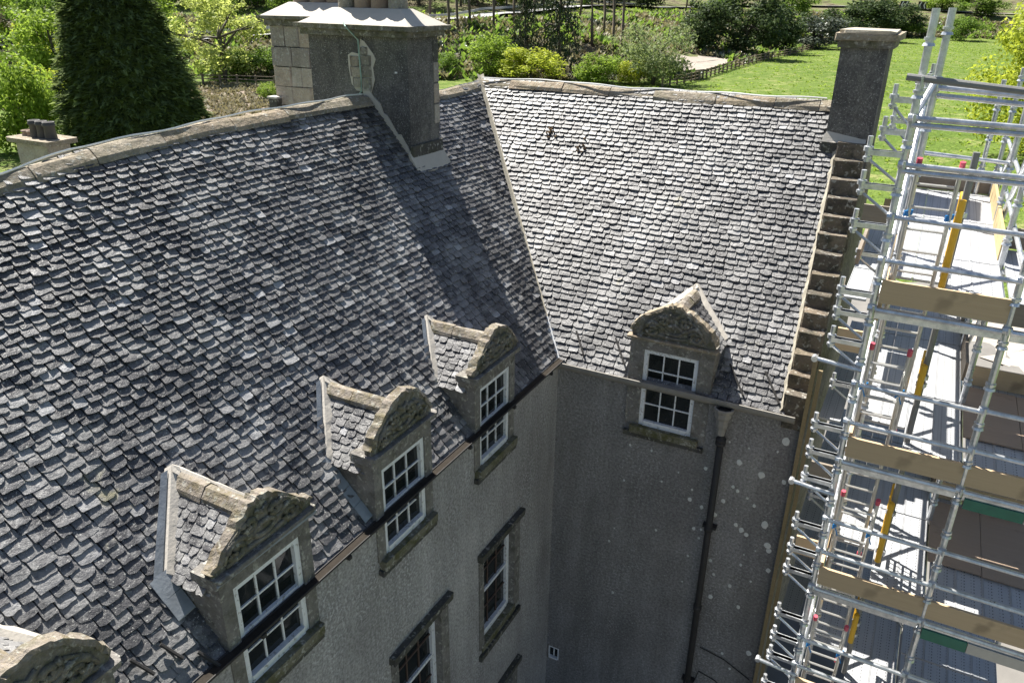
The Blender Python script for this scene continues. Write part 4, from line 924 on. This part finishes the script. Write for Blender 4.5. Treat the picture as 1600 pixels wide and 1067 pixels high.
# ------------------------------------------------------------------ trees, bushes, fences, signs
TREES = [
    ('round_bright', -82.6, 143.9, -9.5, 11.6, 9.6, 'bright green shrub beside the main chimney, at the bank foot'),
    ('round_yellow', -72.5, 143.5, -10.3, 16.3, 7.6, 'broad yellow-green bush just behind the right ridge'),
    ('round_bright', -60.1, 151.2, -10.4, 12.8, 6.9, 'light green bush left of the willow behind the ridge'),
    ('round_yellow', -54.3, 155.6, -10.5, 9.2, 5.9, 'small yellow-green bush tucked against the willow'),
    ('willow', -49.5, 155.6, -10.5, 20.7, 14.8, 'grey-green feathery willow in front of the bank'),
    ('round_mid', -90.3, 138.1, -9.4, 7.0, 5.3, 'small mixed green shrub just right of the main chimney cap'),
    ('round_yellow', -47.4, 314.1, -9.6, 7.8, 8.7, 'little pale tree standing alone before the dark hedge trees'),
    ('round_bright', -96.3, 89.8, -10.3, 4.4, 3.6, 'small green bush left of the stone chimney'),
    ('open_pale', -124.6, 106.8, -10.1, 20.8, 17.1, 'pale spring tree with bare branches showing, right of the yew'),
    ('round_bright', -157.8, 124.1, -6.6, 6.5, 9.4, 'small bright tree beside the yew tip, above the road'),
    ('round_bright', -85.3, 39.5, -10.0, 11.0, 12.4, 'large fresh green bush at the far left'),
    ('round_bright', -81.4, 41.0, -10.0, 5.8, 9.3, 'fresh green bush between the far left bush and the yew'),
    ('round_yellow', -161.0, 94.1, -9.8, 14.3, 11.6, 'yellow-green tree rising behind the left bushes'),
    ('round_bright', -150, 88, -10, 17, 15, 'bright rounded tree left of the yew, behind the left bushes'),
    ('round_mid', -186, 112, -8, 19, 17, 'mid green tree at the far left, above the yellow-green tree'),
    ('round_bright', -172, 128, -3, 15, 13, 'fresh green tree left of the yew tip, below the road'),
    ('round_yellow', -112, 60, -10, 10, 7.5, 'low yellow-green bush touching the left side of the yew'),
    ('bare', -202.6, 115.1, -6.1, 15.5, 9.9, 'brownish half bare tree above the left bushes'),
    ('round_mid', -126.8, 112.5, -9.9, 16.4, 6.4, 'dark green thicket bush above the post fence'),
    ('round_mid', -121.2, 116.8, -9.7, 8.2, 7.0, 'dark leafy bush beside the stone chimney, above the fence'),
    ('dark_round', -57.2, 224.7, -7.4, 17.7, 14.3, 'glossy dark evergreen at the left end of the hedge trees'),
    ('dark_round', -48.5, 236.0, -9.0, 22.9, 18.1, 'tall dark evergreen behind the sand bank'),
    ('dark_round', -46.4, 276.2, -9.9, 22.8, 15.9, 'broad dark evergreen in the middle of the hedge trees'),
    ('rhodo', -40.4, 314.1, -10.3, 24.1, 13.2, 'dark rhododendron mound with pale leaf tops by the field fence'),
    ('dark_round', -34.7, 349.2, -9.8, 23.6, 14.8, 'dark tree just left of the gable chimney'),
    ('dark_round', -28.1, 382.0, -9.9, 28.1, 18.0, 'dark tree showing over the gable chimney cap'),
    ('dark_round', -21.0, 428.7, -9.7, 27.9, 17.0, 'dark tree right of the gable chimney, at the field end'),
    ('conifer', -73.1, 158.4, -9.1, 12.4, 24.1, 'dark drooping conifer on the bank above the right ridge'),
    ('conifer', -81.4, 157.8, -7.8, 9.0, 19.0, 'slim dark conifer standing on the bank behind the yellow bush'),
    ('round_mid', -76.5, 322.2, -3.4, 17.9, 12.6, 'green tree leaning over the road, above the evergreens'),
    ('round_mid', -66.2, 409.1, -5.3, 28.0, 19.7, 'mid green tree top above the dark hedge trees'),
    ('round_yellow', -27.6, 505.3, 2.7, 16.5, 13.7, 'pale shrub beside the black and white road signs'),
    ('round_bright', -3.3, 505.3, 1.8, 28.1, 14.6, 'light green shrub behind the road signs'),
    ('round_mid', 13.9, 479.2, -0.6, 29.6, 13.7, 'mid green shrub behind the scaffold pole tips'),
    ('round_mid', 8.8, 412.5, -9.8, 17.3, 11.1, 'rough green bush on the bank under the road'),
    ('round_mid', -14.6, 430.6, -9.6, 18.5, 8.5, 'rough brown-green bush at the far end of the field'),
]
PINES = [
    (-104.3, 160.6, -3.9, 0.40),
    (-107.3, 176.5, -0.9, 0.59),
    (-100.3, 176.5, -2.0, 0.75),
    (-98.0, 183.4, -1.3, 0.77),
    (-94.5, 187.5, -1.2, 0.69),
    (-74.9, 182.5, -4.7, 0.57),
    (-76.8, 194.8, -3.7, 0.60),
    (-68.7, 181.1, -5.9, 0.48),
    (-66.3, 181.5, -6.2, 0.72),
    (-101.3, 234.6, 0.0, 0.51),
    (-92.1, 320.7, 0.1, 1.17),
    (-71.1, 254.2, -4.7, 0.52),
    (-106.6, 169.2, -2.2, 0.99),
    (-124.6, 183.4, 0.4, 0.45),
]
def leaves(mb, pts, ls, rng, flatten=0.0, droop=0.0):
    for p, nrm in pts:
        n = V((rng.gauss(0, 1), rng.gauss(0, 1), rng.gauss(0, 1)))
        if nrm is not None: n = n*.55+nrm
        n.normalize(); a = n.orthogonal().normalized(); b_ = n.cross(a); an = rng.uniform(0, 6.28)
        u = (a*math.cos(an)+b_*math.sin(an)); w = n.cross(u); s1 = ls*rng.uniform(.6, 1.3); s2 = s1*rng.uniform(.4, .75)
        if droop: u = (u+V((0, 0, -droop))).normalized()
        mb.add([p-u*s1, p+w*s2, p+u*s1, p-w*s2], [(0, 1, 2, 3)], rng.random())
def crown_pts(rng, n, nb, cz, rx, rz, br, low=.02):
    bl = []
    for i in range(nb):
        for _ in range(40):
            p = V((rng.uniform(-1, 1), rng.uniform(-1, 1), rng.uniform(-1, 1)))
            if .25 < p.length < 1: break
        bl.append((V((p.x*rx, p.y*rx, cz+p.z*rz)), rng.uniform(*br)))
    wt = [b_[1]**2 for b_ in bl]; out = []
    for c, r in rng.choices(bl, wt, k=n):
        d = V((rng.gauss(0, 1), rng.gauss(0, 1), rng.gauss(0, .85))).normalized(); rr = r*(rng.random()**.35)*rng.uniform(.9, 1.12)
        p = c+d*rr
        if p.z > low: out.append((p, (d+V((0, 0, .4))).normalized()))
    return out, bl
def trunk_mb(rng, bl, r0, top, limbs=7):
    b = MB(); pts = [V((0, 0, -.03))]; 
    for k in range(1, 6): pts.append(V((rng.uniform(-.02, .02), rng.uniform(-.02, .02), top*k/5)))
    b.path(pts, [r0*(1-.14*k) for k in range(6)], 7)
    for c, r in rng.sample(bl, min(limbs, len(bl))):
        s = pts[rng.randint(2, 4)]; m = s.lerp(c, .5)+V((rng.uniform(-.03, .03), rng.uniform(-.03, .03), .03))
        b.path([s, m, c], [r0*.5, r0*.32, r0*.12], 5)
        for _ in range(2): q = c+V((rng.uniform(-.14, .14), rng.uniform(-.14, .14), rng.uniform(.02, .16))); b.path([m, c.lerp(q, .5), q], [r0*.22, r0*.14, r0*.06], 4)
    return b
PROTO = {}
def proto(kind, i):
    key = (kind, i)
    if key in PROTO: return PROTO[key]
    rng = random.Random(hash(kind) % 1000+i*17 if False else sum(map(ord, kind))+i*17)
    fam, _, tone = kind.partition('_'); c = MB()
    mat = {'bright': 'leaf_bright', 'yellow': 'leaf_yellow', 'mid': 'leaf_mid', 'pale': 'leaf_pale'}.get(tone, 'leaf_mid'); bark = 'bark'
    if fam == 'round': pts, bl = crown_pts(rng, 5200, 26, .48, .38, .40, (.09, .18)); leaves(c, pts, .022, rng)
    elif fam == 'open': pts, bl = crown_pts(rng, 4600, 60, .52, .42, .40, (.05, .11)); leaves(c, pts, .017, rng)
    elif fam == 'dark': mat = 'leaf_dark'; pts, bl = crown_pts(rng, 5200, 26, .48, .37, .42, (.1, .19)); leaves(c, pts, .024, rng)
    elif kind == 'rhodo': mat = 'leaf_rhodo'; pts, bl = crown_pts(rng, 4800, 26, .42, .4, .38, (.1, .19)); leaves(c, pts, .024, rng)
    elif kind == 'bare': mat = 'leaf_dry'; pts, bl = crown_pts(rng, 1300, 26, .5, .4, .38, (.06, .14)); leaves(c, pts, .018, rng)
    elif kind == 'willow':
        mat = 'leaf_willow'; pts, bl = crown_pts(rng, 5200, 34, .47, .38, .4, (.07, .17)); leaves(c, pts, .018, rng, 0, .9)
    elif kind == 'conifer':
        mat = 'leaf_conifer'; bark = 'bark_pine'; pts = []; bl = []
        for k in range(34):
            z = .12+.86*k/34; rad = .46*(1-z)**.75+.03
            for j in range(6):
                a = rng.uniform(0, 6.28); tip = V((math.cos(a)*rad, math.sin(a)*rad, z-.05-.04*rad)); bl.append((tip, .05))
                for _ in range(14): t = rng.random()**.6; p = V((0, 0, z)).lerp(tip, t)+V((rng.gauss(0, .02), rng.gauss(0, .02), rng.gauss(0, .012))); pts.append((p, V((0, 0, .6))))
        leaves(c, pts, .022, rng, 0, .4)
    elif kind == 'pine':
        mat = 'leaf_conifer'; bark = 'bark_pine'; pts, bl = crown_pts(rng, 1200, 12, .84, .13, .13, (.03, .075)); leaves(c, pts, .012, rng)
    t = trunk_mb(rng, bl, .03 if kind != 'pine' else .014, .6 if kind not in ('conifer', 'pine') else .96, 9 if fam in ('open', 'bare') else 5)
    PROTO[key] = (c.mesh('crown', mat), t.mesh('trunk', bark, True)); return PROTO[key]
def tree(kind, x, y, z, w, h, label, group, rng, cat='tree', name='tree'):
    cm, tm = proto(kind, rng.randrange(3)); T = thing(name, (x, y, z-.2), label, cat, group); T.rotation_euler = (0, 0, rng.uniform(0, 6.28))
    for nm, me in (('crown', cm), ('trunk', tm)):
        o = bpy.data.objects.new(nm, me); COL.objects.link(o); o.parent = T; o.scale = (w, w, h)
    return T
rng = random.Random(77)
for kind, x, y, z, w, h, lb in TREES:
    bush = any(q in lb for q in ('bush', 'shrub', 'mound')); nm = 'bush' if bush else ('willow_tree' if kind == 'willow' else 'conifer_tree' if kind == 'conifer' else 'broadleaf_tree')
    tree(kind, x, y, z, w*1.12, h*1.05, lb, 'bushes below the bank' if bush else 'trees on and below the bank', rng, 'bush' if bush else 'tree', nm)
ORD = 'first second third fourth fifth sixth seventh eighth ninth tenth eleventh twelfth thirteenth fourteenth'.split()
for i, (x, y, z, r) in enumerate(sorted(PINES, key=lambda p: (V(p[:3])-CAM_POS).dot(r2)/(V(p[:3])-CAM_POS).dot(fwd))):
    tree('pine', x, y, z, 30, 34, ORD[i]+' from the left of the bare-stemmed pines on the bank', 'bare-stemmed pines on the bank', rng, 'tree', 'pine_tree')
# the wood beyond the road
for i, (x, y, w, h, k) in enumerate(((-215, 118, 17, 15, 'round_bright'), (-232, 128, 19, 17, 'round_mid'), (-196, 128, 16, 13, 'round_pale'), (-182, 138, 15, 14, 'round_mid'), (-236, 112, 15, 12, 'round_bright'), (-168, 147, 15, 12, 'round_bright'), (-152, 158, 14, 12, 'round_mid'), (-250, 122, 18, 17, 'dark_round'))):
    tree(k, x, y, hz(x, y), w, h, ORD[i]+' of the leafy trees lining the hill road behind the yew', 'trees lining the hill road', rng, 'tree', 'roadside_tree')
cnt = 0; placed = []
while cnt < 120:
    x, y = rng.uniform(-300, -105), rng.uniform(95, 420); d = sdist(x, y)
    if not (70 < d < 150): continue
    if any(math.hypot(x-a, y-c) < 6.5 for a, c in placed): continue
    q = V((x, y, hz(x, y)))-CAM_POS; zz = q.dot(fwd); px = q.dot(r2)/zz*1212.88
    if abs(px) > 800 or min(math.hypot(x-a, y-c) for a, c in ROAD) < 9: continue
    placed.append((x, y)); k = rng.choice(['round_mid', 'round_bright', 'dark_round', 'round_mid', 'bare', 'open_yellow', 'conifer'])
    FAR = {'round_mid': 'mid green tree', 'round_bright': 'fresh bright green tree', 'dark_round': 'dark evergreen tree', 'bare': 'half bare brownish tree', 'open_yellow': 'yellow-green open tree', 'conifer': 'dark pointed conifer'}[k]
    tree(k, x, y, hz(x, y), rng.uniform(13, 23), rng.uniform(13, 24), FAR+' in the far wood beyond the road', FAR+'s of the far wood', rng, 'tree', 'woodland_tree'); cnt += 1
# clipped yew: dense dark sprays over a solid core
def yew():
    r = random.Random(5); T = thing('yew_tree', (-64.4, 39.6, -10.2), 'huge dark green cone-shaped yew towering behind the long left roof', 'tree')
    prof = [(6.3, 0), (6.8, 2), (6.7, 5), (6.15, 8), (5.2, 11.5), (4.1, 15), (3.1, 18), (2.2, 21), (1.2, 24), (.3, 27)]
    lean = lambda z: V((-.885, -.465, 0))*(.07*(z-2))
    rad = lambda z: interp(z, [(b_, a) for a, b_ in prof])
    b = MB(); b.lathe((-64.4, 39.6, -10), [(a*.88, z) for a, z in prof], 24); b.v = [tuple(V(p)+lean(p[2]+10)) for p in b.v]; b.build('inner_crown', 'leaf_yew', T)
    m = MB()
    for k in range(40000):
        z = r.uniform(0, 1)**1.15*26.8; a = r.uniform(0, 6.283)
        if math.cos(a-math.atan2(-52, 71)) < -.25: continue
        lump = .2*math.sin(a*7+z*.6)+.34*math.sin(z*3.3+2.2*math.sin(a*9)+a*3)+.22*math.sin(a*31-z*2.3); R = rad(z)*.97+lump+r.uniform(-.35, .18)
        p = V((-64.4+R*math.cos(a), 39.6+R*math.sin(a), -10+z))+lean(z); out = V((math.cos(a), math.sin(a), .15))
        d = (out+V((r.gauss(0, .35), r.gauss(0, .35), -.35+r.gauss(0, .3)))).normalized(); sd_ = d.cross(V((0, 0, 1))).normalized(); up = sd_.cross(d)
        s = r.uniform(.35, .75); w = s*.27; tilt = sd_*math.cos(r.uniform(-.7, .7))+up*r.uniform(-.6, .6)
        m.add([p-d*s*.5-tilt*w, p-d*s*.3+tilt*w, p+d*s*.8], [(0, 1, 2)], r.random())
    link('crown', m.mesh('crown', 'leaf_yew'), T)
    MB().path([(-64.4, 39.6, -10.2), (-64.4, 39.6, 10)], [.8, .3], 8).build('trunk', 'bark', T)
yew()
def big_tree(x, y, z, w, h, n, seed, label, mat='leaf_yellow'):
    r = random.Random(seed); T = thing('broadleaf_tree', (x, y, z), label, 'tree', 'big trees beyond the scaffold'); m = MB()
    pts, bl = crown_pts(r, n, 70, .46, .40, .43, (.05, .14)); leaves(m, [(V((p.x*w, p.y*w, p.z*h)), q) for p, q in pts], .26, r)
    o = link('crown', m.mesh('crown', mat), T, V((x, y, z)))
    t = trunk_mb(r, bl, .022, .6, 16); t.v = [(a*w, b_*w, c*h) for a, b_, c in t.v]; link('trunk', t.mesh('trunk', 'bark', True), T, V((x, y, z)))
big_tree(17.8, 98, -10.2, 21, 22, 15000, 3, 'large yellow-green tree behind the scaffold at the right edge')
big_tree(28, 118, -10.2, 20, 24, 9000, 4, 'tall tree behind the large yellow-green one, cut by the right edge', 'leaf_bright')
# rough growth on the bank, tussocks in the field
def scatter(name, mat, n, seed, ok, size, hh):
    r = random.Random(seed); m = MB(); k = 0
    while k < n:
        x, y = r.uniform(-210, 30), r.uniform(60, 470)
        if not ok(x, y, r): continue
        q = V((x, y, hz(x, y)))-CAM_POS; zz = q.dot(fwd)
        if zz < 10 or abs(q.dot(r2)/zz*1212.88) > 830 or min((math.hypot(x-a, y-c) for a, c in ROAD), default=99) < 6: continue
        k += 1; z = hz(x, y); s = r.uniform(*size); c = r.random()
        for j in range(r.randint(5, 9)):
            a = r.uniform(0, 6.28); p = V((x+math.cos(a)*s*r.random(), y+math.sin(a)*s*r.random(), z+s*hh*r.uniform(.1, .9))); d = V((math.cos(a)*.6, math.sin(a)*.6, r.uniform(.3, 1))).normalized(); w = V((-math.sin(a), math.cos(a), r.uniform(-.4, .4)))*s*.28
            m.add([p-d*s*.4, p+w, p+d*s*.55, p-w], [(0, 1, 2, 3)], (c*.6+r.random()*.4))
    link(name, m.mesh(name, mat), None, kind='stuff')
bank = lambda x, y, r: -1 < sdist(x, y) < 52 and not (-58 < x < -44 and 176 < y < 214)
scatter('undergrowth', 'leaf_dry', 6500, 1, bank, (.7, 1.9), .9)
scatter('undergrowth', 'leaf_mid', 2600, 2, lambda x, y, r: bank(x, y, r) and math.sin(x*.11)+math.sin(y*.13+x*.05) > -.2, (.8, 2.2), 1.0)
scatter('undergrowth', 'leaf_bright', 2600, 3, lambda x, y, r: 38 < sdist(x, y) < 75 or (bank(x, y, r) and math.sin(x*.2+y*.07) > .6), (.4, 1.0), .7)
scatter('undergrowth', 'leaf_rhodo', 2200, 7, lambda x, y, r: bank(x, y, r) and math.sin(x*.13+2)+math.sin(y*.09) > .5, (.6, 1.6), 1.0)
scatter('grass_tussocks', 'leaf_bright', 5000, 4, lambda x, y, r: sdist(x, y) < -2 and x > -50, (.2, .55), .35)
scatter('dead_bracken', 'leaf_dry', 3400, 5, lambda x, y, r: -125 < x < -72 and 60 < y < 104 and sdist(x, y) < -3, (.4, 1.1), .5)
# fences
def fence(name, pts, label, posts, rails=3, hgt=2.1, mat='fence_wood'):
    F = thing(name, (pts[0][0], pts[0][1], hz(*pts[0])), label, 'fence'); P = [V((a, c, hz(a, c))) for a, c in pts]; Q = []
    for a, c in zip(P, P[1:]):
        for k in range(posts): p = a.lerp(c, k/posts); p.z = hz(p.x, p.y); Q.append(p)
    Q.append(P[-1])
    for p in Q: b = MB(); b.box((p.x-.17, p.y-.17, p.z-.3), (p.x+.17, p.y+.17, p.z+hgt)); b.build('post', mat, F)
    for a, c in zip(Q, Q[1:]):
        for k in range(rails): z = V((0, 0, hgt*(.9-.33*k))); MB().tube(a+z, c+z, .11, 4).build('rail', mat, F)
fence('field_fence', [(-46, 152), (-43.5, 164.6), (-42.8, 174.7), (-42.4, 188.2), (-41.8, 202.8), (-41.2, 220.8), (-40.6, 239.6), (-40.2, 277.8), (-39, 320.8), (-37, 374.5), (-36, 398)], 'long brown post and rail fence between the green field and the dark trees', 4)
fence('garden_fence', [(-132, 98.5), (-124.4, 101), (-117.8, 103.7), (-109.7, 105.5), (-100, 108)], 'brown post and rail fence in front of the thicket right of the yew', 2, 3, 2.0)
def barrier(name, off, label, z0, mat):
    F = thing(name, (ROAD[2][0], ROAD[2][1], hz(ROAD[2][0], ROAD[2][1])), label, 'barrier'); b = MB(); vs = []
    P = [V((a, c, 0)) for a, c in ROAD[:12]]; Q = []
    for a, c in zip(P, P[1:]): Q += [a.lerp(c, k/4) for k in range(4)]
    for i, p in enumerate(Q):
        d = (Q[min(i+1, len(Q)-1)]-Q[max(i-1, 0)]).normalized(); q = p+V((-d.y, d.x, 0))*off; z = hz(q.x, q.y)+z0
        vs += [(q.x, q.y, z+.3), (q.x, q.y, z+.95), (q.x+.12, q.y, z+.95), (q.x+.12, q.y, z+.3)]
        if i % 2 == 0: MB().box((q.x-.07, q.y-.2, z-.8), (q.x+.07, q.y-.02, z+.9)).build('post', 'fence_wood', F)
    b.add(vs, [(i*4+k, i*4+(k+1) % 4, i*4+4+(k+1) % 4, i*4+4+k) for i in range(len(Q)-1) for k in range(4)]); b.build('rail', mat, F)
flat_mat('barrier_grey', (.42, .42, .4), .7, 0, .15)
barrier('road_barrier', 4.6, 'pale roadside barrier on the far side of the hill road', .4, 'barrier_grey')
# black and white bend signs
def bend_sign(x, y, z, w, label):
    G = thing('road_sign', (x, y, z), label, 'road sign', 'bend signs by the road'); d = (V((CAM_POS.x, CAM_POS.y, 0))-V((x, y, 0))).normalized(); a = V((-d.y, d.x, 0)); up = V((0, 0, 1)); o = V((x, y, z+2.6)); h = w*.42
    b = MB(); b.frame(o, a, up, d, (-w/2, -h, -.1), (w/2, h, 0)); b.build('panel', 'sign_black', G)
    for k in (-1, 1):
        c = o+a*(k*w*.24)+d*.03; b = MB(); t = w*.12; s = w*.14     # chevrons point left
        b.prism([c+a*(-s), c+a*(-s+t)+up*h*0, c+a*(s)+up*h*.92, c+a*(s-t)+up*h*.92], d*.03); b.prism([c+a*(-s), c+a*(s-t)-up*h*.92, c+a*(s)-up*h*.92, c+a*(-s+t)], d*.03); b.build('chevron', 'sign_white', G)
    for k in (-1, 1): p = o+a*(k*w*.35)-d*.15; MB().tube((p.x, p.y, z-1), (p.x, p.y, z+2.6), .12, 6).build('post', 'fence_wood', G)
bend_sign(-21.5, 498, 1.6, 4.4, 'black and white bend sign by the road, left of the two'); bend_sign(-12.6, 499.5, 1.4, 4.4, 'black and white bend sign by the road, nearer the scaffold poles')
